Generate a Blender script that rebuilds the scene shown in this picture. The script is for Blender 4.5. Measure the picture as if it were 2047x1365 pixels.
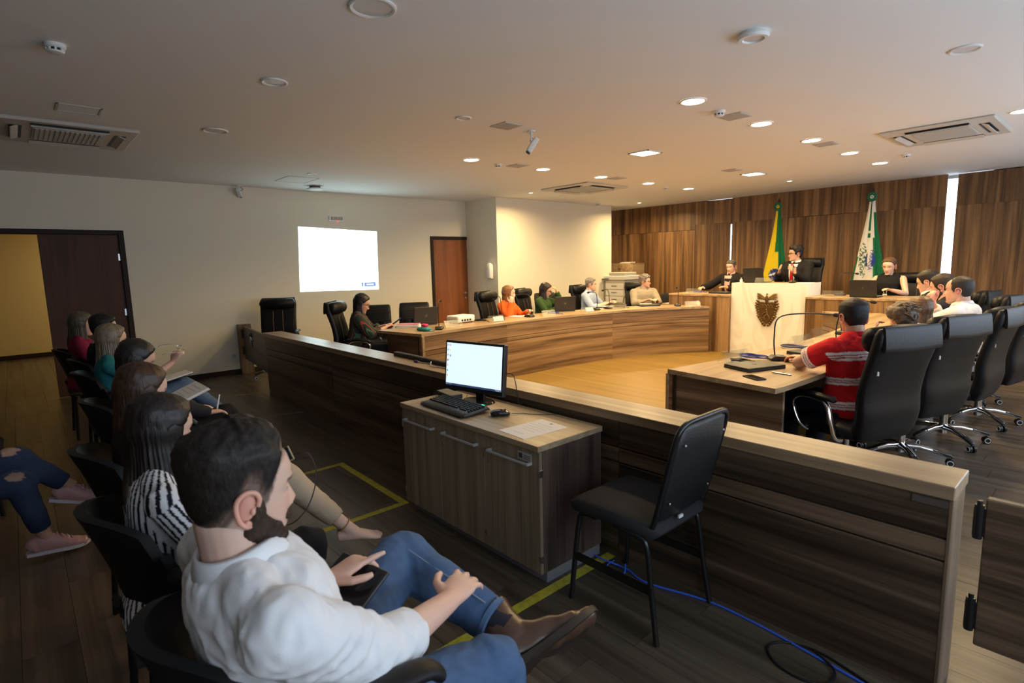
import bpy, bmesh, math, random
import numpy as np
from mathutils import Vector as V, Matrix, noise as NZ
for o in list(bpy.data.objects): bpy.data.objects.remove(o)
C = bpy.context.scene.collection
SC = bpy.context.scene
R = math.radians
# ---------------------------------------------------------------- camera, sky, exposure
cam = bpy.data.cameras.new('camera'); camo = bpy.data.objects.new('camera', cam); C.objects.link(camo)
cam.sensor_width = 36; cam.lens = 19.51; cam.clip_start = .05; cam.clip_end = 200
_y, _p, _r = -0.842772288, -0.138608978, -0.0247332809
_f = V((math.sin(_y)*math.cos(_p), math.cos(_y)*math.cos(_p), math.sin(_p)))
_x = V((math.cos(_y), -math.sin(_y), 0)); _u = _x.cross(_f)
_x2 = _x*math.cos(_r)+_u*math.sin(_r); _u2 = _u*math.cos(_r)-_x*math.sin(_r)
_m = Matrix((_x2, _u2, -_f)).transposed().to_4x4(); _m.translation = V((0, 0, 1.58))
camo.matrix_world = _m
cam.dof.use_dof = True; cam.dof.focus_distance = 6.0; cam.dof.aperture_fstop = 4.5
SC.camera = camo
world = bpy.data.worlds.new('overcast_sky'); SC.world = world; world.use_nodes = True
_bg = world.node_tree.nodes['Background']; _bg.inputs[0].default_value = (.72, .87, 1.05, 1); _bg.inputs[1].default_value = 5.8
SC.view_settings.view_transform = 'Standard'; SC.view_settings.look = 'None'
SC.view_settings.exposure = 0.0; SC.view_settings.gamma = 1; SC.view_settings.use_curve_mapping = False
LAMP_W = 32.0          # one round downlight
WARM = (1.0, .70, .33)

# ---------------------------------------------------------------- materials
def mat(name, col=(.5,.5,.5), rough=.5, metal=0, emit=None, estr=0, spec=.5, trans=0, coat=0, bump=0, bscale=60, var=0, vscale=8, sheen=0):
    m = bpy.data.materials.get(name)
    if m: return m
    m = bpy.data.materials.new(name); m.use_nodes = True
    nt = m.node_tree; b = nt.nodes['Principled BSDF']
    b.inputs['Base Color'].default_value = (*col, 1); b.inputs['Roughness'].default_value = rough
    b.inputs['Metallic'].default_value = metal; b.inputs['Specular IOR Level'].default_value = spec
    b.inputs['Transmission Weight'].default_value = trans; b.inputs['Coat Weight'].default_value = coat
    b.inputs['Sheen Weight'].default_value = sheen
    if emit:
        b.inputs['Emission Color'].default_value = (*emit, 1); b.inputs['Emission Strength'].default_value = estr
    tc = None
    if var or bump:
        tc = nt.nodes.new('ShaderNodeTexCoord')
    if var:
        n = nt.nodes.new('ShaderNodeTexNoise'); n.inputs['Scale'].default_value = vscale; n.inputs['Detail'].default_value = 5
        nt.links.new(tc.outputs['Object'], n.inputs['Vector'])
        r = nt.nodes.new('ShaderNodeValToRGB')
        r.color_ramp.elements[0].position = .3; r.color_ramp.elements[1].position = .7
        r.color_ramp.elements[0].color = (*[c*(1-var) for c in col], 1); r.color_ramp.elements[1].color = (*[min(1, c*(1+var)) for c in col], 1)
        nt.links.new(n.outputs['Fac'], r.inputs['Fac']); nt.links.new(r.outputs['Color'], b.inputs['Base Color'])
    if bump:
        n2 = nt.nodes.new('ShaderNodeTexNoise'); n2.inputs['Scale'].default_value = bscale; n2.inputs['Detail'].default_value = 4
        nt.links.new(tc.outputs['Object'], n2.inputs['Vector'])
        bp = nt.nodes.new('ShaderNodeBump'); bp.inputs['Strength'].default_value = bump; bp.inputs['Distance'].default_value = .01
        nt.links.new(n2.outputs['Fac'], bp.inputs['Height']); nt.links.new(bp.outputs['Normal'], b.inputs['Normal'])
    return m
def wood(name, dark, mid, light, axis='x', rough=.4, band=7, fine=60, coat=0, vary=.25, uv=False):
    m = bpy.data.materials.get(name)
    if m: return m
    m = bpy.data.materials.new(name); m.use_nodes = True
    nt = m.node_tree; N = nt.nodes.new; L = nt.links.new; b = nt.nodes['Principled BSDF']
    tc = N('ShaderNodeTexCoord'); oi = N('ShaderNodeObjectInfo')
    add = N('ShaderNodeVectorMath'); add.operation = 'MULTIPLY_ADD'
    cx = N('ShaderNodeCombineXYZ')
    for k in range(3): L(oi.outputs['Random'], cx.inputs[k])
    L(cx.outputs[0], add.inputs[0]); add.inputs[1].default_value = (7.3, 13.1, 5.7); L(tc.outputs['UV' if uv else 'Object'], add.inputs[2])
    def nz(lo, hi, det, dist=0):
        mp = N('ShaderNodeMapping'); s = [hi]*3; s['xyz'.index(axis)] = lo
        mp.inputs['Scale'].default_value = s; L(add.outputs[0], mp.inputs['Vector'])
        n = N('ShaderNodeTexNoise'); n.inputs['Scale'].default_value = 1; n.inputs['Detail'].default_value = det
        n.inputs['Distortion'].default_value = dist
        L(mp.outputs[0], n.inputs['Vector']); return n.outputs['Fac']
    n1 = nz(.45, band, 5, .4); n2 = nz(1.5, fine, 3)
    mx = N('ShaderNodeMath'); mx.operation = 'MULTIPLY_ADD'; L(n2, mx.inputs[0]); mx.inputs[1].default_value = .38; 
    mm = N('ShaderNodeMath'); mm.operation = 'SUBTRACT'; L(n1, mm.inputs[0]); mm.inputs[1].default_value = .19
    L(mm.outputs[0], mx.inputs[2])
    rp = N('ShaderNodeValToRGB'); e = rp.color_ramp.elements
    e[0].position = .32; e[0].color = (*dark, 1); e[1].position = .68; e[1].color = (*light, 1)
    q = e.new(.49); q.color = (*mid, 1)
    L(mx.outputs[0], rp.inputs['Fac'])
    hv = N('ShaderNodeHueSaturation'); L(rp.outputs['Color'], hv.inputs['Color'])
    mv = N('ShaderNodeMath'); mv.operation = 'MULTIPLY_ADD'; L(oi.outputs['Random'], mv.inputs[0]); mv.inputs[1].default_value = vary; mv.inputs[2].default_value = 1-vary/2
    L(mv.outputs[0], hv.inputs['Value']); L(hv.outputs['Color'], b.inputs['Base Color'])
    b.inputs['Roughness'].default_value = rough; b.inputs['Coat Weight'].default_value = coat
    bp = N('ShaderNodeBump'); bp.inputs['Strength'].default_value = .12; bp.inputs['Distance'].default_value = .004
    L(n2, bp.inputs['Height']); L(bp.outputs['Normal'], b.inputs['Normal'])
    return m
def vcol(name, rough=.6, sheen=0, bump=0, bscale=200, stretch=None, sss=0, spec=.5, streak=0):
    """material whose colour is the mesh's own Col attribute (skin, prints, hair tones)"""
    m = bpy.data.materials.get(name)
    if m: return m
    m = bpy.data.materials.new(name); m.use_nodes = True
    nt = m.node_tree; N = nt.nodes.new; L = nt.links.new; b = nt.nodes['Principled BSDF']
    a = N('ShaderNodeAttribute'); a.attribute_name = 'Col'; out = a.outputs['Color']
    b.inputs['Roughness'].default_value = rough; b.inputs['Sheen Weight'].default_value = sheen
    b.inputs['Specular IOR Level'].default_value = spec
    if sss:
        b.inputs['Subsurface Weight'].default_value = sss; b.inputs['Subsurface Radius'].default_value = (.012, .004, .002); b.inputs['Subsurface Scale'].default_value = 1
    if bump or streak:
        tc = N('ShaderNodeTexCoord'); mp = N('ShaderNodeMapping'); mp.inputs['Scale'].default_value = stretch or (1,1,1); L(tc.outputs['Object'], mp.inputs['Vector'])
        n = N('ShaderNodeTexNoise'); n.inputs['Scale'].default_value = bscale; n.inputs['Detail'].default_value = 4; L(mp.outputs[0], n.inputs['Vector'])
        if bump:
            bp = N('ShaderNodeBump'); bp.inputs['Strength'].default_value = bump; bp.inputs['Distance'].default_value = .004
            L(n.outputs['Fac'], bp.inputs['Height']); L(bp.outputs['Normal'], b.inputs['Normal'])
        if streak:
            mr = N('ShaderNodeMapRange'); mr.inputs[1].default_value = .3; mr.inputs[2].default_value = .7; mr.inputs[3].default_value = 1-streak; mr.inputs[4].default_value = 1+streak
            L(n.outputs['Fac'], mr.inputs[0])
            vm = N('ShaderNodeVectorMath'); vm.operation = 'SCALE'; L(out, vm.inputs[0]); L(mr.outputs[0], vm.inputs['Scale']); out = vm.outputs[0]
    L(out, b.inputs['Base Color'])
    return m
# ---------------------------------------------------------------- mesh helpers
def obj(name, bm, m, parent=None, loc=(0,0,0), smooth=None, rot=None):
    me = bpy.data.meshes.new(name); bm.to_mesh(me); bm.free()
    me.materials.append(m)
    if smooth is not None:
        for p in me.polygons: p.use_smooth = True
        if smooth < 180:
            try: me.set_sharp_from_angle(angle=R(smooth))
            except Exception: pass
    o = bpy.data.objects.new(name, me); C.objects.link(o); o.location = loc
    if rot: o.rotation_euler = rot
    if parent: o.parent = parent
    return o
def thing(name, label, cat, loc=(0,0,0), rz=0, group=None):
    o = bpy.data.objects.new(name, None); C.objects.link(o); o.location = loc; o.rotation_euler = (0,0,rz)
    o.empty_display_size = .1
    return tag(o, label, cat, group)
def tag(o, label, cat, group=None):
    o['label'] = label; o['category'] = cat
    if group: o['group'] = group
    return o
def struct(name, bm, m, parent=None, smooth=None):
    o = obj(name, bm, m, parent, smooth=smooth)
    if not parent: o['kind'] = 'structure'
    return o
def dup(root, loc, rz=None, label=None, group=None, scale=None):
    r = root.copy(); C.objects.link(r); r.location = loc
    if rz is not None: r.rotation_euler = (0,0,rz)
    if scale: r.scale = (scale,)*3
    if label: r['label'] = label
    if group: r['group'] = group
    for ch in root.children:
        c = ch.copy(); C.objects.link(c); c.parent = r
        for g in ch.children:
            d = g.copy(); C.objects.link(d); d.parent = c
    return r
def B(): return bmesh.new()
def box(bm, x0, x1, y0, y1, z0, z1, bev=0, M=None, seg=1):
    t = bmesh.new()
    bmesh.ops.create_cube(t, size=1)
    for v in t.verts:
        v.co = V(((x0+x1)/2+v.co.x*(x1-x0), (y0+y1)/2+v.co.y*(y1-y0), (z0+z1)/2+v.co.z*(z1-z0)))
    if bev: bmesh.ops.bevel(t, geom=t.edges[:], offset=bev, segments=seg, affect='EDGES', profile=.5)
    if M is not None: bmesh.ops.transform(t, matrix=M, verts=t.verts)
    add_bm(bm, t); return bm
def add_bm(bm, t):
    mp = {}
    for v in t.verts: mp[v] = bm.verts.new(v.co)
    for f in t.faces:
        try: bm.faces.new([mp[v] for v in f.verts])
        except ValueError: pass
    t.free()
def cyl(bm, p0, p1, r0, r1=None, n=20, cap=True):
    return tube(bm, [p0, p1], [r0, r0 if r1 is None else r1], n, cap)
def frames(pts, up=None):
    T = []
    for i in range(len(pts)):
        a = pts[max(i-1, 0)]; b = pts[min(i+1, len(pts)-1)]; d = b-a
        T.append(d.normalized() if d.length > 1e-9 else V((0,0,1)))
    u = V(up) if up is not None else (V((0,0,1)) if abs(T[0].z) < .9 else V((0,1,0)))
    out = []
    for t in T:
        u = u - t*u.dot(t)
        if u.length < 1e-6: u = t.orthogonal()
        u.normalize(); out.append((t.cross(u), u))
    return out
def tube(bm, pts, rad, n=12, cap=True, up=None, p=1.0, closed=False):
    """loft ellipse (or superellipse, p<1) sections along pts; rad = r or (r_side, r_up)"""
    pts = [V(q) for q in pts]; fr = frames(pts, up); rings = []
    if not isinstance(rad, (list,)): rad = [rad]*len(pts)
    for q, r, (x, u) in zip(pts, rad, fr):
        rx, ry = r if isinstance(r, tuple) else (r, r); ring = []
        for k in range(n):
            a = 2*math.pi*k/n; c, s = math.cos(a), math.sin(a)
            c = math.copysign(abs(c)**p, c); s = math.copysign(abs(s)**p, s)
            ring.append(bm.verts.new(q + x*(rx*c) + u*(ry*s)))
        rings.append(ring)
    for a, b in zip(rings, rings[1:] + ([rings[0]] if closed else [])):
        for k in range(n): bm.faces.new((a[k], a[(k+1) % n], b[(k+1) % n], b[k]))
    if cap and not closed:
        bm.faces.new(rings[0][::-1]); bm.faces.new(rings[-1])
    return bm
def smooth_path(pts, k=6):
    pts = [V(p) for p in pts]; out = []
    for i in range(len(pts)-1):
        p0 = pts[max(i-1,0)]; p1 = pts[i]; p2 = pts[i+1]; p3 = pts[min(i+2, len(pts)-1)]
        for j in range(k):
            t = j/k
            out.append(.5*((2*p1)+(p2-p0)*t+(2*p0-5*p1+4*p2-p3)*t*t+(3*p1-p0-3*p2+p3)*t**3))
    return out + [pts[-1]]
def lathe(bm, prof, n=24, c=(0,0,0), cap=True, M=None):
    t = bmesh.new(); rings = []
    for r, z in prof: rings.append([t.verts.new((c[0]+r*math.cos(2*math.pi*k/n), c[1]+r*math.sin(2*math.pi*k/n), c[2]+z)) for k in range(n)])
    for a, b in zip(rings, rings[1:]):
        for k in range(n): t.faces.new((a[k], a[(k+1)%n], b[(k+1)%n], b[k]))
    if cap: t.faces.new(rings[0][::-1]); t.faces.new(rings[-1])
    if M is not None: bmesh.ops.transform(t, matrix=M, verts=t.verts)
    add_bm(bm, t); return bm
def prism(bm, poly, z0, z1):
    a = [bm.verts.new((x, y, z0)) for x, y in poly]; b = [bm.verts.new((x, y, z1)) for x, y in poly]
    n = len(poly)
    for k in range(n): bm.faces.new((a[k], a[(k+1)%n], b[(k+1)%n], b[k]))
    bm.faces.new(a[::-1]); bm.faces.new(b); bmesh.ops.recalc_face_normals(bm, faces=bm.faces); return bm
def sphere(bm, c, r, M=None, u=16, v=10):
    t = bmesh.new(); bmesh.ops.create_uvsphere(t, u_segments=u, v_segments=v, radius=1)
    s = r if isinstance(r, tuple) else (r, r, r)
    for q in t.verts: q.co = V((q.co.x*s[0], q.co.y*s[1], q.co.z*s[2]))
    if M is not None: bmesh.ops.transform(t, matrix=M, verts=t.verts)
    bmesh.ops.translate(t, vec=V(c), verts=t.verts); add_bm(bm, t); return bm
def text_part(name, s, size, m, parent, loc, rot, ext=.0006):
    cu = bpy.data.curves.new(name, 'FONT'); cu.body = s; cu.size = size; cu.extrude = ext; cu.align_x = 'CENTER'; cu.align_y = 'CENTER'
    t = bpy.data.objects.new('tmp', cu); C.objects.link(t)
    dg = bpy.context.evaluated_depsgraph_get(); me = bpy.data.meshes.new_from_object(t.evaluated_get(dg))
    bpy.data.objects.remove(t); me.materials.clear(); me.materials.append(m)
    o = bpy.data.objects.new(name, me); C.objects.link(o); o.location = loc; o.rotation_euler = rot
    if parent: o.parent = parent
    return o
# ================================================================ the setting
CZ = 2.84
PAINT = mat('wall_paint', (.80, .75, .61), .85, bump=.05, bscale=300)
CEIL = mat('ceiling_paint', (.82, .82, .81), .9)
WHITE = mat('white_plastic', (.78, .78, .76), .45)
OFFW = mat('offwhite_plastic', (.66, .64, .58), .5)
GREYW = mat('grey_panel', (.55, .54, .5), .6)
BLACKP = mat('black_plastic', (.012, .012, .013), .42)
DARKP = mat('dark_grey_plastic', (.05, .05, .055), .45)
LEATHER = mat('black_leather', (.006, .006, .007), .44, spec=.28, bump=.12, bscale=180)
CHROME = mat('chrome', (.75, .75, .77), .12, 1)
STEEL = mat('brushed_steel', (.55, .55, .56), .32, 1)
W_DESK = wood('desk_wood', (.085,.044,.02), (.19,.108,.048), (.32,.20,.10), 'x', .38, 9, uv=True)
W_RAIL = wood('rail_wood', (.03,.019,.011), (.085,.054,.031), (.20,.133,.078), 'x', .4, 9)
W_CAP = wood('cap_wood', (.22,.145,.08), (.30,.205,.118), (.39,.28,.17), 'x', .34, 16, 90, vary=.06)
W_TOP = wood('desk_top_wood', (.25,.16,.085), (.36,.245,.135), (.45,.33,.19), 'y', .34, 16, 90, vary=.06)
W_WALL = wood('wall_panel_wood', (.066,.030,.012), (.165,.083,.032), (.29,.157,.066), 'z', .42, 11, 70, vary=.3)
W_WING = wood('wing_wood', (.085,.043,.019), (.20,.108,.046), (.33,.20,.095), 'z', .38, 11)
W_FLOOR = wood('floor_wood', (.048,.035,.023), (.080,.059,.040), (.125,.096,.067), 'x', .33, 12, 90, vary=.16)
W_DOOR = wood('red_door_wood', (.20,.062,.018), (.26,.085,.026), (.32,.11,.036), 'z', .4, 5, 60, vary=.05)
W_DARKDOOR = wood('dark_door_wood', (.050,.017,.006), (.070,.024,.009), (.09,.032,.012), 'z', .62, 5, 60, vary=.05)
W_FRAME = mat('dark_frame_wood', (.022,.011,.007), .6, spec=.3)
W_CAB = wood('cabinet_wood', (.185,.14,.085), (.27,.21,.135), (.33,.265,.18), 'z', .45, 22, 120, vary=.08)
W_CABSIDE = wood('cabinet_side_wood', (.03,.019,.014), (.085,.055,.042), (.15,.105,.082), 'z', .45, 12, 90, vary=.05)
GLASS = mat('window_glass', (1,1,1), .02, trans=1, spec=.3)

# floor: slab, far boards as one covering, near boards one by one
bm = B(); box(bm, -14.3, 1.3, -2.7, 11.8, -.15, -.012); floor = struct('floor', bm, W_FLOOR)
PL, PW = 1.3, .19
near = (-8.3, 1.1, -.9, 4.6)
bm = B()
for (a, b, c, d) in ((-14.3, near[0], -2.7, 11.8), (near[0], 1.3, -2.7, near[2]), (near[0], 1.3, near[3], 11.8), (near[1], 1.3, near[2], near[3])):
    x = a
    ny = int(round((d-c)/PW)); h = (d-c)/ny; gap = .0022
    for j in range(ny):
        off = (j*.47) % 1*PL; xs = [a]
        q = a+off
        while q < b:
            if q > a+.05: xs.append(q)
            q += PL
        xs.append(b)
        for s, t in zip(xs, xs[1:]):
            y0 = c+j*h; box(bm, s+gap/2, t-gap/2, y0+gap/2, y0+h-gap/2, -.012, 0)
far = struct('floor_boards', bm, W_FLOOR, floor); far['kind'] = 'stuff'
bm = B(); box(bm, .001, PL-.001, .001, PW-.001, -.012, 0); plank0 = obj('plank', bm, W_FLOOR, floor)
ny = int(round((near[3]-near[2])/PW)); h = (near[3]-near[2])/ny; first = True
for j in range(ny):
    q = near[0]-((j*.47) % 1)*PL
    while q < near[1]-.02:
        s = max(q, near[0]); t = min(q+PL, near[1])
        if t-s > .03:
            o = plank0 if first else plank0.copy()
            if not first: C.objects.link(o); o.parent = floor
            first = False
            o.location = (s, near[2]+j*h, 0); o.scale = ((t-s)/PL, h/PW, 1)
        q += PL
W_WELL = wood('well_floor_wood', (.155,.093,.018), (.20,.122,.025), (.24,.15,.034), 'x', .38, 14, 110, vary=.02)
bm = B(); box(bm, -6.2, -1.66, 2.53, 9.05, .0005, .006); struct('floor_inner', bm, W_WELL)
# ceiling
bm = B(); box(bm, -9.4, 1.3, -2.7, 11.8, CZ, CZ+.15); struct('ceiling', bm, CEIL)
# walls
bm = B()
box(bm, -9.30, -9.15, -2.7, -.62, 0, CZ); box(bm, -9.30, -9.15, -.62, 1.16, 2.13, CZ); box(bm, -9.30, -9.15, 1.16, 6.13, 0, CZ)
box(bm, -9.30, -9.15, 6.13, 7.02, 2.12, CZ); box(bm, -9.30, -9.15, 7.02, 11.8, 0, CZ)
struct('wall_left', bm, PAINT)
bm = B(); box(bm, -9.15, -8.19, 6.98, 10.47, 0, CZ); struct('wall_pillar', bm, PAINT)
bm = B()
for a, b in ((-9.4, -6.5), (-5.4, -2.6), (-1.55, 1.3)): box(bm, a, b, 11.62, 11.8, 0, CZ)
for a, b in ((-6.5, -5.4), (-2.6, -1.55)): box(bm, a, b, 11.62, 11.8, 0, .3)
struct('wall_back', bm, PAINT)
for n, (a, b) in enumerate(((-6.5, -5.4), (-2.6, -1.55))):
    bm = B()
    for (s, t, u, v) in ((a, a+.05, .3, CZ), (b-.05, b, .3, CZ), (a, b, .3, .35), (a, b, CZ-.05, CZ)): box(bm, s, t, 11.68, 11.74, u, v)
    w = struct('window_%d' % (n+1), bm, STEEL)
    bm = B(); box(bm, a+.05, b-.05, 11.70, 11.706, .35, CZ-.05); obj('pane', bm, GLASS, w)
# right wall with a long strip of windows, wall behind the viewer
WY = [(-.4, .95), (1.3, 4.2), (4.6, 7.4), (7.8, 10.6)]
bm = B()
box(bm, 1.15, 1.3, -2.7, 11.8, 0, .95); box(bm, 1.15, 1.3, -2.7, 11.8, 2.08, CZ)
ys = [-2.7] + [q for w_ in WY for q in w_] + [11.8]
for a, b in zip(ys[::2], ys[1::2]): box(bm, 1.15, 1.3, a, b, .95, 2.08)
struct('wall_right', bm, PAINT)
for n, (a, b) in enumerate(WY):
    bm = B()
    for q in (a, (a+b)/2-.025, b-.05): box(bm, 1.2, 1.26, q, q+.05, .95, 2.08)
    box(bm, 1.2, 1.26, a, b, .95, 1.0); box(bm, 1.2, 1.26, a, b, 2.03, 2.08)
    struct('window_%d' % (n+3), bm, STEEL)
    pl = bpy.data.lights.new('sky_portal', 'AREA'); pl.shape = 'RECTANGLE'; pl.size = 1.13; pl.size_y = b-a; pl.cycles.is_portal = True
    po = bpy.data.objects.new('sky_portal', pl); C.objects.link(po); po.location = (1.28, (a+b)/2, 1.515); po.rotation_euler = (0, R(90), 0)
bm = B(); box(bm, -9.4, 1.3, -2.85, -2.7, 0, CZ); struct('wall_rear', bm, W_WALL)
# lobby seen through the open door
LOB = mat('lobby_paint', (.66, .53, .26), .85)
bm = B(); box(bm, -14.3, -14.15, -2.7, 3.2, 0, 2.8); box(bm, -14.15, -9.3, 3.05, 3.2, 0, 2.8); box(bm, -14.15, -9.3, -2.85, -2.7, 0, 2.8)
struct('wall_lobby', bm, LOB)
bm = B(); box(bm, -14.3, -9.3, -2.85, 3.2, 2.8, 2.9); struct('ceiling_lobby', bm, CEIL)
bm = B(); box(bm, -14.15, -14.13, -2.7, 3.05, 0, .09); struct('baseboard_lobby', bm, W_FRAME)
bm = B(); lathe(bm, [(.11, 0), (.11, -.012), (.09, -.012)], 24, (-12.8, 2.1, 2.8)); lb = struct('lobby_lamp', bm, WHITE)
tag(lb, 'round lamp on the ceiling of the lobby beyond the open door', 'ceiling light'); del lb['kind']
ll = bpy.data.lights.new('lobby_light', 'AREA'); ll.shape = 'DISK'; ll.size = .2; ll.energy = 46; ll.color = (1, .78, .45)
lo = bpy.data.objects.new('lobby_light', ll); C.objects.link(lo); lo.location = (-12.8, 2.1, 2.78)
# baseboards
bm = B(); box(bm, -9.15, -9.135, 1.20, 6.09, 0, .075); struct('baseboard_left', bm, W_FRAME)
bm = B(); box(bm, -8.19, -8.175, 6.98, 10.47, 0, .075); struct('baseboard_pillar', bm, W_FRAME)
# doors
bm = B()
box(bm, -9.32, -9.13, 1.13, 1.192, 0, 2.155, .004); box(bm, -9.32, -9.13, -.652, -.59, 0, 2.155, .004); box(bm, -9.32, -9.13, -.59, 1.13, 2.095, 2.155, .004)
d1 = struct('door_1', bm, W_FRAME)
bm = B(); box(bm, -9.21, -9.165, .30, 1.13, .008, 2.095, .003); obj('door_leaf', bm, W_DARKDOOR, d1)
bm = B(); box(bm, -9.94, -9.215, -.585, -.545, .008, 2.095, .003); obj('door_leaf', bm, W_DARKDOOR, d1)
for z in (.35, 1.06, 1.8):
    bm = B(); box(bm, -9.166, -9.158, 1.105, 1.133, z-.045, z+.045); cyl(bm, (-9.158, 1.13, z-.045), (-9.158, 1.13, z+.045), .006, n=8); obj('hinge', bm, STEEL, d1)
bm = B()
box(bm, -9.32, -9.13, 6.10, 6.165, 0, 2.15, .004); box(bm, -9.32, -9.13, 6.985, 7.05, 0, 2.15, .004); box(bm, -9.32, -9.13, 6.165, 6.985, 2.09, 2.15, .004)
d2 = struct('door_2', bm, W_FRAME)
bm = B(); box(bm, -9.20, -9.155, 6.168, 6.982, .008, 2.088, .003); obj('door_leaf', bm, W_DOOR, d2)
bm = B(); cyl(bm, (-9.155, 6.91, 1.02), (-9.10, 6.91, 1.02), .010, n=10); cyl(bm, (-9.10, 6.915, 1.02), (-9.10, 6.80, 1.02), .009, n=10); lathe(bm, [(.024,0),(.024,.006)], 16, M=Matrix.Translation((-9.155,6.91,1.02))@Matrix.Rotation(R(90),4,'Y')); obj('handle', bm, CHROME, d2)
bm = B(); lathe(bm, [(.022,0),(.022,.008),(.012,.012)], 16, M=Matrix.Translation((-9.155,6.91,.92))@Matrix.Rotation(R(90),4,'Y')); obj('lock', bm, CHROME, d2)
# wooden panelling of the back wall: each panel a piece, two tall slits of daylight
bm = B(); box(bm, -9.15, -8.2, 11.44, 11.62, 0, CZ); box(bm,-8.2,-6.35,11.5,11.62,0,CZ); box(bm, -5.6, -2.6, 11.5, 11.62, 0, CZ); box(bm, -1.6, 1.15, 11.5, 11.62, 0, CZ)
trim = struct('trim_1', bm, W_FRAME)
cols = [-9.15, -8.28, -7.45, -6.62, -5.80, None, -5.765, -4.64, -3.40, -2.15, None, -2.02, -.9, .2, 1.15]
for a, b in zip(cols, cols[1:]):
    if a is None or b is None: continue
    lo_ = 2.23 if b < -6.6 else 2.34
    top = CZ-.014 if (b < -5.6 and a > -6.7) or a > -2.1 else CZ-.001
    for z0, z1 in ((0.0, lo_), (lo_+(.005 if (b < -6.6 or (-4.7 < a < -4.0) or a > -1) else .0003), top)):
        bm = B(); box(bm, a+.002, b-.002, 11.43+random.Random(a+z0).uniform(0, .004), 11.46, z0, z1, .002); obj('wood_panel', bm, W_WALL, trim)
for z0, z1 in ((0, 1.5), (2.3, CZ-.014)):
    bm = B(); box(bm, -5.80, -5.765, 11.436, 11.46, z0, z1); obj('wood_strip', bm, W_WALL, trim)

# ---------------------------------------------------------------- things on the ceiling
GLOW = mat('lamp_glow', (1,1,1), .5, emit=(1.0, .86, .62), estr=16)
def lamp(name, x, y, r, watts, label, square=False, group=None):
    t = thing(name, label, 'ceiling light', (x, y, CZ), 0, group)
    bm = B()
    if square:
        s = r
        for (a, b, c, d) in ((-s, s, -s, -s+.018), (-s, s, s-.018, s), (-s, -s+.018, -s, s), (s-.018, s, -s, s)): box(bm, a, b, c, d, -.012, -.0005)
    else:
        lathe(bm, [(r, -.0005), (r, -.006), (r-.006, -.010), (r-.016, -.008), (r-.016, -.0005)], 32, cap=False)
    obj('trim_ring' if not square else 'frame', bm, WHITE, t, smooth=40)
    bm = B()
    if square: box(bm, -r+.018, r-.018, -r+.018, r-.018, -.006, -.001)
    else: lathe(bm, [(r-.016, -.001), (r-.016, -.005)], 32)
    obj('diffuser', bm, GLOW, t)
    L = bpy.data.lights.new(name+'_light', 'AREA'); L.shape = 'SQUARE' if square else 'DISK'; L.size = 2*r*.85; L.energy = watts; L.color = WARM; L.spread = R(160)
    lo = bpy.data.objects.new(name+'_light', L); C.objects.link(lo); lo.parent = t; lo.location = (0, 0, -.014)
ordn = ['nearest', 'second nearest', 'middle', 'fourth nearest', 'farthest']
for k in range(5):
    lamp('downlight', -2.49, 4.23+1.222*k, .105, LAMP_W, '%s lit round downlight of the right-hand row on the ceiling' % ordn[k], group='lit round downlights, right row')
for k in range(5):
    lamp('downlight', -5.47, 4.29+1.225*k, .105, LAMP_W, '%s lit round downlight of the left-hand row on the ceiling' % ordn[k], group='lit round downlights, left row')
lamp('square_downlight', -3.98, 5.72, .14, LAMP_W*1.2, 'nearer lit square ceiling light between the two rows of round ones', True)
lamp('square_downlight', -3.98, 8.51, .14, LAMP_W*1.2, 'farther lit square ceiling light, near the wooden back wall', True)
lamp('small_downlight', -7.36, 7.1, .05, 44, 'small lit spotlight in the ceiling near the pillar by the red-brown door')
lamp('small_downlight', -7.37, 10.4, .05, 44, 'small lit spotlight in the ceiling near the left end of wooden wall')
lamp('small_downlight', -3.99, 9.85, .05, 9, 'small lit spotlight in the ceiling above the lectern')
lamp('downlight', -.80, 6.97, .105, LAMP_W, 'lit round downlight at the right edge, beside the right air conditioner')
DIFF = mat('unlit_diffuser', (.62,.60,.57), .4)
for x, y, r, lab in ((-2.6, 1.46, .115, 'large unlit round ceiling light at the top of the picture'), (-4.0, 1.47, .085, 'unlit round ceiling light left of the large one'),
        (-5.66, 1.52, .105, 'unlit round ceiling light between the left air conditioner and the projector glow'), (-3.99, 3.06, .07, 'small unlit round ceiling light beside the square grille and ceiling camera'),
        (-.83, 4.59, .085, 'flat unlit round ceiling light at upper right'), (-7.45, 3.14, .06, 'tiny white disc on ceiling just in front of the wireless dome')):
    t = thing('unlit_downlight', lab, 'ceiling light', (x, y, CZ))
    bm = B(); lathe(bm, [(r, -.0005), (r, -.008), (r-.008, -.011), (r-.02, -.006), (r-.02, -.0005)], 32, cap=False); obj('trim_ring', bm, WHITE, t, smooth=40)
    bm = B(); lathe(bm, [(r-.02, -.001), (r-.02, -.004)], 28); obj('diffuser', bm, DIFF, t)
t = thing('ceiling_speaker', 'thick white round ring fixture standing proud of the ceiling, upper right', 'speaker', (-1.56, 3.28, CZ))
bm = B(); lathe(bm, [(.075, -.0005), (.085, -.02), (.08, -.035), (.06, -.035), (.052, -.02)], 32); obj('ring', bm, WHITE, t, smooth=40)
bm = B(); lathe(bm, [(.055, -.021), (.054, -.026)], 28); obj('grille', bm, DIFF, t)
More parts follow.
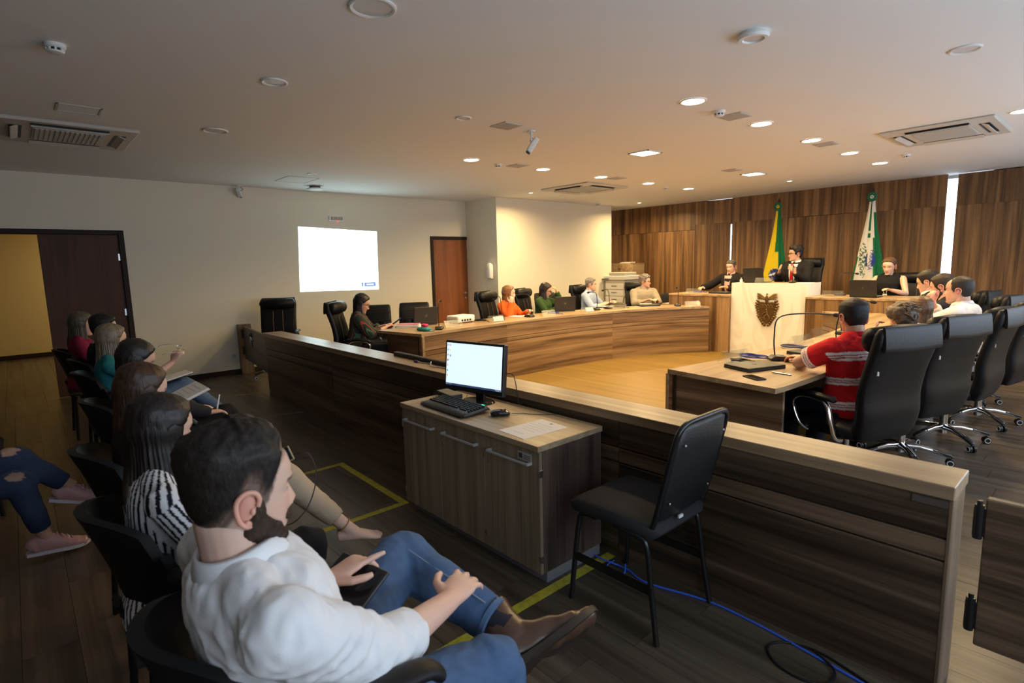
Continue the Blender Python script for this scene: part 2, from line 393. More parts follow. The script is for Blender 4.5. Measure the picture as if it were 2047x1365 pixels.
def smoke(x, y, lab, s=1):
    t = thing('smoke_detector', lab, 'smoke detector', (x, y, CZ), 0, 'ceiling smoke detectors')
    bm = B(); lathe(bm, [(.05*s, -.0005), (.05*s, -.018*s), (.044*s, -.024*s)], 24); obj('base', bm, WHITE, t, smooth=40)
    bm = B(); lathe(bm, [(.034*s, -.024*s), (.034*s, -.038*s)], 24); obj('sensor_slot', bm, BLACKP, t)
    for k in range(8):
        a = k*R(45); bm = B(); M = Matrix.Rotation(a, 4, 'Z'); box(bm, .031*s, .042*s, -.005*s, .005*s, -.038*s, -.024*s, M=M); obj('rib', bm, WHITE, t)
    bm = B(); lathe(bm, [(.042*s, -.038*s), (.036*s, -.046*s), (.015*s, -.050*s)], 24); obj('cap', bm, WHITE, t, smooth=40)
smoke(-4.08, .32, 'white smoke detector at top left above the air conditioner')
smoke(-2.51, 4.69, 'white smoke detector beside nearest downlight of the right row')
smoke(-5.52, 4.76, 'white smoke detector between first two downlights of the left row')
smoke(-2.08, 8.66, 'white smoke detector between last two downlights of the right row')
smoke(-5.59, 8.65, 'white smoke detector between last two downlights of the left row')
smoke(-7.97, 9.71, 'white smoke detector above the cream wall behind the seated men')
def grille(x, y, lab, s=.11):
    t = thing('speaker_grille', lab, 'ceiling grille', (x, y, CZ), 0, 'square ceiling grilles')
    bm = B(); box(bm, -s, s, -s, s, -.008, -.0005, .002); obj('frame', bm, GREYW, t)
    bm = B()
    for k in range(9):
        q = -s+.02+k*(2*s-.04)/8.6; box(bm, -s+.014, s-.014, q, q+.012, -.011, -.0075)
    obj('slats', bm, GREYW, t)['kind'] = 'stuff'
grille(-3.97, 3.54, 'square ceiling grille right beside the hanging ceiling camera')
grille(-2.51, 4.97, 'square ceiling grille touching smoke detector in the right row')
grille(-5.46, 5.04, 'square ceiling grille behind smoke detector in the left row')
grille(-2.47, 7.04, 'square ceiling grille between third and fourth downlights, right row')
grille(-5.41, 7.05, 'square ceiling grille between third and fourth downlights, left row')
grille(-4.0, 7.88, 'square ceiling grille just before the farther square light')
for x, y, a, b, lab in ((-8.05, 3.17, .27, .22, 'faint square hatch in the ceiling above the projected picture'), (-5.53, .53, .12, .14, 'small rectangular hatch in ceiling near the left air conditioner')):
    t = thing('ceiling_hatch', lab, 'hatch', (x, y, CZ))
    bm = B()
    for (s, e, u, v) in ((-a, a, -b, -b+.012), (-a, a, b-.012, b), (-a, -a+.012, -b, b), (a-.012, a, -b, b)): box(bm, s, e, u, v, -.005, -.0005)
    obj('frame', bm, GREYW, t)
    bm = B(); box(bm, -a+.016, a-.016, -b+.016, b-.016, -.003, -.0005); obj('cover', bm, CEIL, t)
ACM = mat('ac_plastic', (.60,.575,.52), .5)
def aircon(x0, x1, y0, y1, lab):
    cx_, cy_ = (x0+x1)/2, (y0+y1)/2; hx, hy = (x1-x0)/2, (y1-y0)/2
    t = thing('air_conditioner', lab, 'air conditioner', (cx_, cy_, CZ))
    bm = B(); box(bm, -hx, hx, -hy, hy, -.028, -.0005, .012); obj('panel', bm, ACM, t)
    bm = B(); box(bm, -hx*.52, hx*.52, -hy*.52, hy*.52, -.036, -.027, .004); g = obj('intake_grille', bm, GREYW, t)
    bm = B()
    for k in range(14):
        q = -hy*.48+k*hy*.96/13.5; box(bm, -hx*.48, hx*.48, q, q+.018, -.040, -.035)
    obj('grille_slats', bm, GREYW, g)['kind'] = 'stuff'
    for k in range(4):
        M = Matrix.Rotation(k*R(90), 4, 'Z'); h_ = hy if k % 2 == 0 else hx; w_ = hx if k % 2 == 0 else hy
        bm = B(); box(bm, -w_*.55, w_*.55, h_*.66, h_*.84, -.031, -.027, M=M); sl = obj('outlet', bm, BLACKP, t)
        bm = B(); M2 = M @ Matrix.Translation((0, h_*.74, -.034)) @ Matrix.Rotation(R(-24), 4, 'X'); box(bm, -w_*.55, w_*.55, -.04, .04, -.004, .004, .002, M=M2); obj('louvre', bm, ACM, sl)
aircon(-7.0, -6.02, .04, 1.0, 'ceiling air conditioner at far left above the open door')
aircon(-1.92, -.98, 6.9, 7.95, 'ceiling air conditioner at right near the wooden wall')
aircon(-6.95, -5.9, 6.93, 8.0, 'ceiling air conditioner in the middle above the curved desk')
def camera_thing(lab, loc, rz, pitch, drop):
    t = thing('security_camera', lab, 'camera', loc, rz)
    bm = B(); lathe(bm, [(.04, 0), (.04, -.012)], 20); obj('mount_plate', bm, WHITE, t)
    bm = B(); cyl(bm, (0,0,-.01), (0,0,-drop), .011, n=12); sphere(bm, (0,0,-drop), .018); obj('arm', bm, WHITE, t, smooth=50)
    M = Matrix.Translation((0, 0, -drop-.01)) @ Matrix.Rotation(pitch, 4, 'X')
    bm = B(); box(bm, -.032, .032, -.06, .10, -.055, .0, .012, M=M, seg=2); bd = obj('body', bm, WHITE, t, smooth=50)
    bm = B(); lathe(bm, [(.022, 0), (.022, .012), (.016, .013)], 18, M=M @ Matrix.Translation((0, .098, -.028)) @ Matrix.Rotation(R(-90), 4, 'X')); obj('lens', bm, BLACKP, bd)
    bm = B(); tube(bm, smooth_path([(.02,0,-.012), (.06,-.03,-.06), (.02,-.06,-drop-.03)], 6), .004, 6); obj('cable', bm, mat('blue_cable', (.03,.06,.35), .5), t)
camera_thing('white camera hanging from ceiling beside the square grille, tilted down', (-3.99, 3.87, CZ), R(150), R(-55), .09)
camera_thing('white camera at top of grey wall above and left of the projection', (-9.05, 2.68, CZ), R(60), R(-35), .06)
t = thing('wireless_dome', 'round white wireless access dome on ceiling above the projected picture', 'access point', (-8.54, 3.63, CZ))
bm = B(); box(bm, -.06, .06, -.06, .06, -.03, -.0005); obj('bracket', bm, DARKP, t)
bm = B(); lathe(bm, [(.10, -.03), (.12, -.038), (.12, -.05), (.09, -.064), (.03, -.068)], 28); obj('dome', bm, WHITE, t, smooth=50)
# on the walls
t = thing('emergency_light', 'small white wall light bar above the projected picture', 'emergency light', (-9.15, 4.21, 2.415))
bm = B(); box(bm, .0005, .045, -.125, .125, -.04, .04, .006); obj('housing', bm, WHITE, t)
bm = B()
for k in range(9): box(bm, .044, .05, -.10+k*.024, -.088+k*.024, -.028, .028)
obj('slots', bm, mat('amber_slots', (.35,.18,.08), .4), t)['kind'] = 'stuff'
bm = B(); sphere(bm, (.04, .02, -.043), .010); obj('red_led', bm, mat('red_led', (1,0,0), .4, emit=(1,.05,.02), estr=3), t)
# projected picture
t = thing('projected_screen', 'bright white projected picture on the grey wall', 'projection', (-9.15, 4.25, 1.72))
SCR = mat('projected_white', (.9,.9,.9), .8, emit=(.66,.96,1.0), estr=4.2)
def quad(bm, pts, th=.002):
    a = [bm.verts.new((.001, y, z)) for y, z in pts]; b = [bm.verts.new((.001+th, y, z)) for y, z in pts]
    for k in range(4): bm.faces.new((a[k], a[(k+1)%4], b[(k+1)%4], b[k]))
    bm.faces.new(a[::-1]); bm.faces.new(b); bmesh.ops.recalc_face_normals(bm, faces=bm.faces)
bm = B(); quad(bm, [(3.563-4.25, 2.266-1.72), (4.97-4.25, 2.214-1.72), (4.944-4.25, 1.187-1.72), (3.514-4.25, 1.215-1.72)]); obj('picture', bm, SCR, t)
LT = mat('projected_text', (.6,.6,.65), .8, emit=(.62,.74,.82), estr=1.35); BL = mat('projected_blue', (.1,.15,.5), .8, emit=(.20,.32,.70), estr=1.0)
for (a, b, z) in ((-.62, -.5, .49), (-.58, -.30, .435)):
    bm = B(); box(bm, .003, .0045, a, b, z, z+.016); obj('text_line', bm, LT, t)
bm = B(); box(bm, .003, .0045, .42, .64, -.475, -.40); obj('blue_block', bm, BL, t)
bm = B(); box(bm, .0045, .0055, .455, .60, -.452, -.425); obj('pale_lettering', bm, LT, t)
bm = B(); box(bm, .003, .0045, .365, .40, -.47, -.395); obj('blue_block', bm, BL, t)
# soap dispenser on the pillar, outlet by the gate
t = thing('soap_dispenser', 'white soap dispenser on the grey pillar side', 'dispenser', (-8.36, 6.98, 1.46))
bm = B(); tube(bm, [(0,-.055,-.135), (0,-.058,-.08), (0,-.06,.05), (0,-.052,.12), (0,-.045,.135)], [(.05,.05), (.062,.055), (.066,.058), (.06,.05), (.045,.04)], 20, p=.6); obj('cover', bm, WHITE, t, smooth=50)
bm = B(); box(bm, -.05, .05, -.075, -.001, -.155, -.125, .006); obj('push_bar', bm, GREYW, t)
bm = B(); box(bm, -.02, .02, -.119, -.112, .02, .05); obj('level_window', bm, DIFF, t)
t = thing('wall_outlet', 'white socket plate low on grey wall beside the wooden post', 'outlet', (-9.15, 2.42, .285))
bm = B(); box(bm, .0005, .010, -.075, .075, -.045, .045, .004); obj('plate', bm, WHITE, t)
bm = B(); box(bm, .009, .013, -.03, .03, -.022, .022, .003); obj('socket', bm, GREYW, t)
# ================================================================ railing, gates, desks
RX0, RX1, RY0, RY1, RZ = -7.27, -.34, 2.28, 2.51, .80
t = thing('wooden_railing', 'long dark wooden railing with flat pale cap dividing the audience from the meeting', 'railing', ((RX0+RX1)/2, (RY0+RY1)/2, 0))
ox, oy = (RX0+RX1)/2, (RY0+RY1)/2
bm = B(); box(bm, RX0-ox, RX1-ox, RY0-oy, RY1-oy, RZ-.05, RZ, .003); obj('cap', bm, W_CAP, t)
bm = B(); box(bm, RX0+.02-ox, RX1-.02-ox, RY0+.04-oy, RY1-.04-oy, .0, RZ-.05); obj('core', bm, W_FRAME, t)
segs = [RX0+.01, -5.3, -3.5, -1.75, RX1-.012]
for a, b in zip(segs, segs[1:]):
    for z0, z1, d in ((.606, RZ-.052, 0), (.524, .598, 0), (.0, .516, 0)):
        bm = B(); box(bm, a+.0015-ox, b-.0015-ox, RY0+.018-oy, RY0+.042-oy, z0, z1, .002); obj('front_panel', bm, W_RAIL, t)
    bm = B(); box(bm, a+.0015-ox, b-.0015-ox, RY1-.042-oy, RY1-.018-oy, 0, RZ-.052, .002); obj('back_panel', bm, W_RAIL, t)
bm = B(); box(bm, RX1-.016-ox, RX1-.004-ox, RY0+.016-oy, RY1-.016-oy, 0, RZ-.052, .002); obj('end_panel', bm, wood('end_wood', (.13,.085,.05), (.19,.13,.078), (.26,.18,.11), 'z', .4, 14, 90), t)
bm = B(); box(bm, RX1-.12-ox, RX1-.02-ox, RY0+.012-oy, RY0+.018-oy, RZ-.085, RZ-.06); obj('metal_bracket', bm, STEEL, t)
HINGE = mat('black_hinge', (.012,.012,.013), .35)
def hinge(parent, x, y, z):
    bm = B(); cyl(bm, (x, y, z-.06), (x, y, z+.06), .014, n=12); box(bm, x-.014, x+.016, y-.006, y+.006, z-.05, z+.05); cyl(bm, (x, y, z+.06), (x, y, z+.075), .008, n=10); obj('hinge', bm, HINGE, parent, smooth=50)
t = thing('wooden_gate', 'low dark swing gate at right end of railing', 'gate', (-.27, 2.39, 0))
bm = B(); box(bm, 0, 1.15, -.016, .016, .215, .755, .004); obj('gate_panel', bm, W_RAIL, t)
hinge(t, -.015, -.02, .67); hinge(t, -.015, -.02, .33)
t = thing('wooden_gate', 'low dark swing gate between left end of railing and wall post', 'gate', (-9.02, 2.56, 0), math.atan2(2.36-2.56, -7.3+9.04))
bm = B(); box(bm, .025, 1.72, -.016, .016, .24, .745, .004); obj('gate_panel', bm, W_RAIL, t)
hinge(t, .022, -.03, .62); hinge(t, .022, -.03, .37)
t = thing('wooden_post', 'short dark wooden post fixed to grey wall holding the left gate', 'post', (-9.10, 2.59, 0))
bm = B(); box(bm, -.048, .045, -.095, .085, 0, .765, .004); obj('board', bm, wood('post_wood', (.06,.035,.018), (.15,.09,.045), (.25,.16,.085), 'z', .4, 9), t)

def offset_curve(pts, d):
    out = []
    for i, p in enumerate(pts):
        a = pts[max(i-1, 0)]; b = pts[min(i+1, len(pts)-1)]; tx, ty = b[0]-a[0], b[1]-a[1]; l = math.hypot(tx, ty)
        out.append((p[0]-ty/l*d, p[1]+tx/l*d))
    return out
INNER = [(-5.53,3.51), (-5.63,4.2), (-5.69,5.0), (-5.70,5.8), (-5.65,6.6), (-5.53,7.3), (-5.27,8.0), (-4.95,8.50), (-4.76,8.74)]
MIDX = -3.88
def curved_desk(side, label):
    pin = [(p.x, p.y) for p in smooth_path([(x, y, 0) for x, y in INNER], 5)]
    if side > 0: pin = [(2*MIDX-x, y) for x, y in pin]
    s = 1 if side < 0 else -1       # outward offset sign
    t = thing('curved_desk', label, 'desk', (pin[0][0], pin[0][1], 0)); o = pin[0]
    loc = lambda P: [(x-o[0], y-o[1]) for x, y in P]
    width = lambda y: .62+.22*max(0, min(1, (5.6-y)/2))
    wide = [offset_curve(pin, width(p[1])*s)[k] for k, p in enumerate(pin)]; wide = [(x, min(y, 8.815)) for x, y in wide]
    def band(name, d0, d1, z0, z1, m, i0=0, i1=None, parent=t):
        P = pin[i0:i1]; full0 = offset_curve(pin, d0*s)[i0:i1]; full1 = (wide if d1 == 1 else offset_curve(pin, d1*s))[i0:i1]
        bm = B(); a = loc(full0); b = loc(full1); n = len(a)
        r = [[bm.verts.new((x, y, z)) for x, y in Q] for Q, z in ((a, z0), (a, z1), (b, z1), (b, z0))]
        for j in range(4):
            p_, q_ = r[j], r[(j+1) % 4]
            for k in range(n-1): bm.faces.new((p_[k], p_[k+1], q_[k+1], q_[k]))
        bm.faces.new([q[0] for q in r]); bm.faces.new([q[-1] for q in r][::-1])
        bmesh.ops.recalc_face_normals(bm, faces=bm.faces)
        o_ = obj(name, bm, m, parent, smooth=30)
        if m is W_DESK:      # grain runs along the curve: arc length stored as a UV map
            me = o_.data; uv = me.uv_layers.new(name='UVMap'); s0 = 3.1*i0
            for lp in me.loops:
                c_ = me.vertices[lp.vertex_index].co
                uv.data[lp.index].uv = (c_.y*1.02 + (c_.x*.55 if c_.y > 3.5 else 0) + s0, c_.z)
        return o_
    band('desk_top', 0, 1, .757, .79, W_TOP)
    band('core', .045, .07, 0, .757, W_FRAME)
    n = len(pin); js = [0, 10, 24, n-1]
    for a, b in zip(js, js[1:]):
        for z0, z1 in ((.583, .755), (.524, .576), (.0, .517)):
            band('front_panel', .016, .046, z0, z1, W_DESK, a, b+1)
    # end panel towards the railing
    e = loc([pin[0], wide[0]])
    bm = B(); x0, x1 = sorted((e[0][0], e[1][0])); box(bm, x0+.004, x1-.004, .004, .03, 0, .755, .002); obj('end_panel', bm, wood('desk_end_wood', (.055,.033,.019), (.14,.085,.048), (.27,.175,.10), 'x', .4, 12, 90), t)
    bm = B(); box(bm, e[0][0]-.014, e[0][0]+.014, -.001, .03, 0, .757); obj('edge_strip', bm, W_TOP, t)
    return t
curved_desk(-1, 'left curved wooden desk sweeping from railing to the lectern')
curved_desk(1, 'right curved wooden desk where the man in red sits')
# raised platform and the three fronts of the chair's table
bm = B(); box(bm, -6.1, -1.6, 9.3, 11.42, 0, .20); box(bm, -4.46, -3.30, 9.46, 11.42, .20, .40); struct('floor_platform', bm, W_FLOOR)
for x0, x1, lab in ((-5.62, -4.48, 'left wooden side desk beside the white marble lectern'), (-3.28, -1.75, 'right wooden side desk beside the white marble lectern')):
    t = thing('side_desk', lab, 'desk', ((x0+x1)/2, 9.2, 0)); hx = (x1-x0)/2
    bm = B(); box(bm, -hx, hx, -.36, .42, .95, .984, .003); obj('desk_top', bm, W_TOP, t)
    n = 2 if hx < .65 else 3
    for k in range(n):
        a = -hx+k*2*hx/n; bm = B(); box(bm, a+.002, a+2*hx/n-.002, -.35, -.325, 0, .948, .002); obj('front_panel', bm, W_WING, t)
    for s in (-1, 1):
        bm = B(); box(bm, s*(hx-.0145)-.0125, s*(hx-.0145)+.0125, -.32, .095, 0.0, .948); obj('side_panel', bm, W_WING, t)
def marble(name):
    m = bpy.data.materials.new(name); m.use_nodes = True; nt = m.node_tree; N = nt.nodes.new; L = nt.links.new; b = nt.nodes['Principled BSDF']
    tc = N('ShaderNodeTexCoord'); n = N('ShaderNodeTexNoise'); n.inputs['Scale'].default_value = 1.6; n.inputs['Detail'].default_value = 8; n.inputs['Distortion'].default_value = 1.6
    mp = N('ShaderNodeMapping'); mp.inputs['Rotation'].default_value = (0, .6, .4); mp.inputs['Scale'].default_value = (1, 1, .45); L(tc.outputs['Object'], mp.inputs[0]); L(mp.outputs[0], n.inputs['Vector'])
    r = N('ShaderNodeValToRGB'); e = r.color_ramp.elements; e[0].position = .45; e[0].color = (.79,.77,.73,1); e[1].position = .56; e[1].color = (.79,.775,.74,1); q = e.new(.505); q.color = (.69,.665,.61,1)
    L(n.outputs['Fac'], r.inputs[0]); L(r.outputs[0], b.inputs['Base Color']); b.inputs['Roughness'].default_value = .25; return m
MARB = marble('white_marble')
t = thing('marble_lectern', 'tall white marble lectern with bronze crest on its front', 'lectern', (MIDX, 8.93, 0))
hx = .60
bm = B(); box(bm, -hx, hx, 0, .022, 0, 1.18, .002); obj('front_slab', bm, MARB, t)
for s in (-1, 1):
    bm = B(); box(bm, s*(hx-.0105)-.0105, s*(hx-.0105)+.0105, .0225, .52, 0, 1.18, .002); obj('side_slab', bm, MARB, t)
bm = B(); box(bm, -hx+.022, hx-.022, .0225, .52, 1.145, 1.176); obj('desk_top', bm, W_TOP, t)
# bronze crest: bird over a shield in a wreath
BRZ = mat('bronze', (.16,.095,.032), .38, .8, bump=.3, bscale=90); BRL = mat('bronze_light', (.24,.16,.07), .35, .8)
cr = []
cz, cyy = .66, -.012
shield = [(-.085,.10),(-.06,.107),(0,.10),(.06,.107),(.085,.10),(.085,-.02),(.07,-.07),(.035,-.11),(0,-.135),(-.035,-.11),(-.07,-.07),(-.085,-.02)]
def plate(poly, y0, y1, z): 
    bm = B(); a = [bm.verts.new((x, y0, z+q)) for x, q in poly]; b = [bm.verts.new((x, y1, z+q)) for x, q in poly]; n = len(poly)
    for k in range(n): bm.faces.new((a[k], a[(k+1)%n], b[(k+1)%n], b[k]))
    bm.faces.new(a[::-1]); bm.faces.new(b); bmesh.ops.recalc_face_normals(bm, faces=bm.faces); return bm
c_root = t
crest = obj('crest', plate([(x*1.08, z*1.06) for x, z in shield], -.014, -.0005, cz), BRL, c_root)
obj('shield', plate(shield, -.022, -.0135, cz), BRZ, crest)
bm = B(); box(bm, -.082, .082, -.027, -.021, cz+.045, cz+.053); obj('shield_bar', bm, BRL, crest)
bm = B()
for x, w in ((-.05,.02),(-.02,.026),(.015,.022),(.048,.02)): tube(bm, [(x-w,-.024,cz+.056),(x,-.028,cz+.085),(x+w,-.024,cz+.056)], [.004,.006,.004], 6)
obj('hills', bm, BRL, crest)
bm = B(); sphere(bm, (.002,-.03,cz+.024), .011, u=8, v=6)   # reaper figure on the shield
tube(bm, [(0,-.028,cz+.015),(.012,-.028,cz-.03)], [.013,.012], 8); tube(bm, [(.012,-.028,cz-.03),(-.02,-.028,cz-.055),(-.012,-.028,cz-.09)], [.009,.008,.006], 8)
tube(bm, [(.012,-.028,cz-.03),(.034,-.028,cz-.06),(.04,-.028,cz-.09)], [.009,.008,.006], 8); tube(bm, [(.002,-.028,cz+.005),(-.03,-.028,cz-.02),(-.05,-.028,cz-.045)], [.006,.005,.004], 8)
tube(bm, smooth_path([(-.05,-.028,cz-.045),(-.045,-.028,cz-.07),(-.015,-.028,cz-.078)],4), .003, 6); obj('figure', bm, BRL, crest, smooth=60)
for s in (-1, 1):    # wreath of leaves and berries
    bm = B()
    path = [V((s*(.098+.012*math.sin(k*.9)), -.016, cz+.12-k*.03)) if k < 6 else V((s*(.10-.015*(k-5)), -.016, cz+.12-k*.03+.006*(k-6))) for k in range(11)]
    for k, q in enumerate(path):
        sphere(bm, q, (.016, .012, .014), u=8, v=6); sphere(bm, q+V((s*.016, .004, .008)), (.012,.006,.008), u=8, v=6); sphere(bm, q+V((-s*.010, .003, -.008)), (.009,.006,.008), u=8, v=6)
    obj('wreath', bm, BRZ, crest, smooth=60)
bm = B(); tube(bm, [(0,-.02,cz+.10),(0,-.028,cz+.145),(0,-.022,cz+.19)], [(.012,.010),(.022,.014),(.010,.008)], 10); sphere(bm, (.003,-.026,cz+.205), (.011,.011,.011), u=10, v=8); tube(bm, [(.010,-.028,cz+.206),(.022,-.028,cz+.199)], [.004,.001], 6); obj('bird', bm, BRZ, crest, smooth=60)
for s in (-1, 1):
    for k in range(6):
        bm = B(); a = R(66-k*11); L_ = .135-k*.008
        p0 = V((s*.012, -.020, cz+.155-k*.003)); p1 = p0+V((s*math.cos(a*.55)*L_*.6, -.004, math.sin(a*.75)*L_*.35+.012)); p2 = p0+V((s*math.cos(a*.6)*L_*.98, .004, math.sin(a*.75)*L_*.62-.004))
        tube(bm, [p0, p1, p2], [(.006,.004),(.010,.005),(.003,.002)], 6, up=(0,1,0)); obj('wing_feather', bm, BRZ if k % 2 else BRL, crest, smooth=60)
for s in (-1, 1):
    bm = B(); tube(bm, [(0,-.016,cz-.145),(s*.03,-.016,cz-.16),(s*.05,-.016,cz-.155)], [(.008,.005),(.012,.005),(.006,.004)], 8); obj('ribbon', bm, BRZ, crest, smooth=60)

crest.scale = (1.42, 1, 1.36); crest.location = (0, 0, .755-1.36*(cz+.02))
# ================================================================ chairs
TAGM = mat('silver_tag', (.6,.6,.62), .3, .6)
def make_exec(label, group):
    t = thing('executive_chair', label, 'chair', (0,0,0), 0, group)
    bm = B(); bs = [(0,-.235,.43,.22,.035),(0,-.255,.50,.245,.05),(0,-.275,.60,.252,.05),(0,-.275,.72,.252,.045),(0,-.30,.86,.252,.04),(0,-.335,.98,.255,.042),(0,-.355,1.05,.258,.045),(0,-.365,1.11,.252,.04),(0,-.368,1.145,.235,.02)]
    tube(bm, smooth_path([(b[0], b[1], b[2]) for b in bs], 3), [tuple(np.array(bs[i][3:])*(1-j/3)+np.array(bs[min(i+1, len(bs)-1)][3:])*j/3) for i in range(len(bs)-1) for j in range(3)]+[bs[-1][3:]], 28, up=(0,1,0), p=.45)
    b = obj('backrest', bm, LEATHER, t, smooth=60)
    bm = B(); tube(bm, [(-.245,-.315,1.075),(-.225,-.305,1.075),(0,-.295,1.075),(.225,-.305,1.075),(.245,-.315,1.075)], [(.03,.03),(.06,.075),(.065,.082),(.06,.075),(.03,.03)], 18, up=(0,0,1)); obj('headrest_roll', bm, LEATHER, b, smooth=70)
    bm = B(); tube(bm, [(-.238,-.398,1.085),(0,-.404,1.08),(.238,-.398,1.085)], [(.012,.075),(.014,.08),(.012,.075)], 14, up=(0,.1,1), p=.6); obj('top_flap', bm, LEATHER, b, smooth=60)
    for s in (-1, 1):
        bm = B(); tube(bm, [(s*.07,-.212,.52),(s*.068,-.222,.66),(s*.068,-.245,.84),(s*.066,-.28,.97)], .005, 6); obj('piping', bm, mat('brown_piping', (.10,.075,.05), .5), b, smooth=60)
    bm = B(); box(bm, -.205, -.19, -.345, -.337, .86, .905); obj('tag', bm, TAGM, b)
    bm = B(); tube(bm, [(0,-.25,.455),(0,-.22,.462),(0,0,.462),(0,.22,.458),(0,.27,.445),(0,.285,.43)], [(.20,.03),(.245,.05),(.26,.055),(.255,.055),(.24,.045),(.2,.02)], 24, up=(0,0,1), p=.5); obj('seat', bm, LEATHER, t, smooth=60)
    for s in (-1, 1):
        bm = B(); tube(bm, smooth_path([(s*.235,-.16,.415),(s*.285,-.15,.43),(s*.30,-.13,.52),(s*.30,-.10,.62),(s*.30,-.05,.66),(s*.30,.10,.66),(s*.30,.17,.60),(s*.285,.13,.47),(s*.235,.10,.42)], 6), (.011,.017), 10); a = obj('armrest', bm, CHROME, t, smooth=60)
        bm = B(); tube(bm, [(s*.30,-.15,.668),(s*.30,-.13,.678),(s*.30,.02,.684),(s*.30,.15,.672),(s*.30,.18,.655)], [(.018,.010),(.033,.02),(.036,.022),(.034,.02),(.02,.010)], 14, up=(0,0,1)); obj('arm_pad', bm, LEATHER, a, smooth=60)
    bm = B(); cyl(bm, (0,0,.07), (0,0,.25), .03, n=18); cyl(bm, (0,0,.25), (0,0,.40), .018, n=18); box(bm, -.12,.12,-.13,.13,.39,.415,.01); obj('gas_column', bm, CHROME, t, smooth=40)
    for k in range(5):
        a = R(90+72*k); d = V((math.cos(a), math.sin(a), 0))
        bm = B(); tube(bm, [d*.02+V((0,0,.125)), d*.12+V((0,0,.125)), d*.22+V((0,0,.105)), d*.31+V((0,0,.075))], [(.03,.024),(.026,.02),(.024,.016),(.02,.012)], 12, up=(0,0,1), p=.6); sp = obj('base_spoke', bm, CHROME, t, smooth=50)
        bm = B(); tube(bm, [d*.20+V((0,0,.113)), d*.31+V((0,0,.082)), d*.325+V((0,0,.07))], [(.025,.012),(.022,.012),(.01,.006)], 12, up=(0,0,1), p=.6); obj('spoke_cover', bm, BLACKP, sp, smooth=50)
        q = d*.31; n_ = V((-d.y, d.x, 0)); bm = B()
        for s in (-1, 1): cyl(bm, q+n_*(s*.008)+V((0,0,.028)), q+n_*(s*.026)+V((0,0,.028)), .028, n=16)
        cyl(bm, q+V((0,0,.028)), q+V((0,0,.075)), .007, n=8); cs = obj('caster', bm, BLACKP, sp, smooth=40)
        for s in (-1, 1):
            bm = B(); tube(bm, [q+n_*(s*.0265)+V((0,0,.028))+V((d.x*math.cos(w)*.02, d.y*math.cos(w)*.02, math.sin(w)*.02)) for w in [R(30*i) for i in range(12)]], .0035, 6, closed=True, up=(n_.x, n_.y, 0)); obj('caster_ring', bm, mat('pale_ring', (.6,.6,.6), .4), sp)
    return t
def make_mid(label, group):
    t = thing('midback_chair', label, 'chair', (0,0,0), 0, group)
    bm = B(); tube(bm, [(0,-.22,.46),(0,-.25,.53),(0,-.265,.64),(0,-.28,.76),(0,-.31,.90),(0,-.33,.985),(0,-.335,1.0)], [(.20,.03),(.24,.045),(.25,.045),(.25,.042),(.245,.04),(.235,.03),(.22,.012)], 24, up=(0,1,0), p=.5); b = obj('backrest', bm, LEATHER, t, smooth=60)
    for z, y in ((.62,-.215),(.76,-.232),(.885,-.262)):
        bm = B(); tube(bm, [(-.235,y-.012,z),(0,y,z),(.235,y-.012,z)], .006, 6); obj('seam', bm, BLACKP, b, smooth=60)
    for x in (-.12, 0, .12):
        bm = B(); tube(bm, [(x,-.214,.63),(x,-.226,.74)], (.05,.012), 10, up=(0,1,0), p=.6); obj('pleat', bm, LEATHER, b, smooth=60)
    bm = B(); tube(bm, [(0,-.24,.455),(0,-.2,.462),(0,0,.462),(0,.22,.458),(0,.27,.44)], [(.2,.03),(.24,.045),(.25,.05),(.245,.05),(.2,.02)], 24, up=(0,0,1), p=.5); obj('seat', bm, LEATHER, t, smooth=60)
    for s in (-1, 1):
        bm = B(); tube(bm, smooth_path([(s*.23,-.16,.42),(s*.285,-.14,.44),(s*.29,-.12,.6),(s*.29,.10,.62),(s*.28,.13,.46),(s*.23,.10,.42)], 5), .012, 8); a = obj('armrest', bm, BLACKP, t, smooth=60)
        bm = B(); tube(bm, [(s*.29,-.14,.63),(s*.29,0,.645),(s*.29,.14,.625)], [(.02,.012),(.035,.02),(.02,.012)], 12, up=(0,0,1)); obj('arm_pad', bm, LEATHER, a, smooth=60)
    bm = B(); cyl(bm, (0,0,.07), (0,0,.42), .025, n=14); obj('gas_column', bm, CHROME, t, smooth=40)
    for k in range(5):
        a = R(90+72*k); d = V((math.cos(a), math.sin(a), 0))
        bm = B(); tube(bm, [d*.02+V((0,0,.11)), d*.3+V((0,0,.075))], [(.026,.022),(.02,.012)], 10, up=(0,0,1)); sp = obj('base_spoke', bm, BLACKP, t, smooth=50)
        q = d*.29; n_ = V((-d.y, d.x, 0)); bm = B(); cyl(bm, q-n_*.024+V((0,0,.028)), q+n_*.024+V((0,0,.028)), .028, n=14); obj('caster', bm, BLACKP, sp, smooth=40)
    return t
def face(dx, dy): return math.atan2(-dx, dy)      # chairs and people look along local +y
GE = 'black high-backed executive chairs'
ex = make_exec('black executive chair with beige centre stripes, empty by grey wall at left', GE)
ex.location = (-8.35, 2.80, 0); ex.rotation_euler = (0, 0, face(.86, -.5))
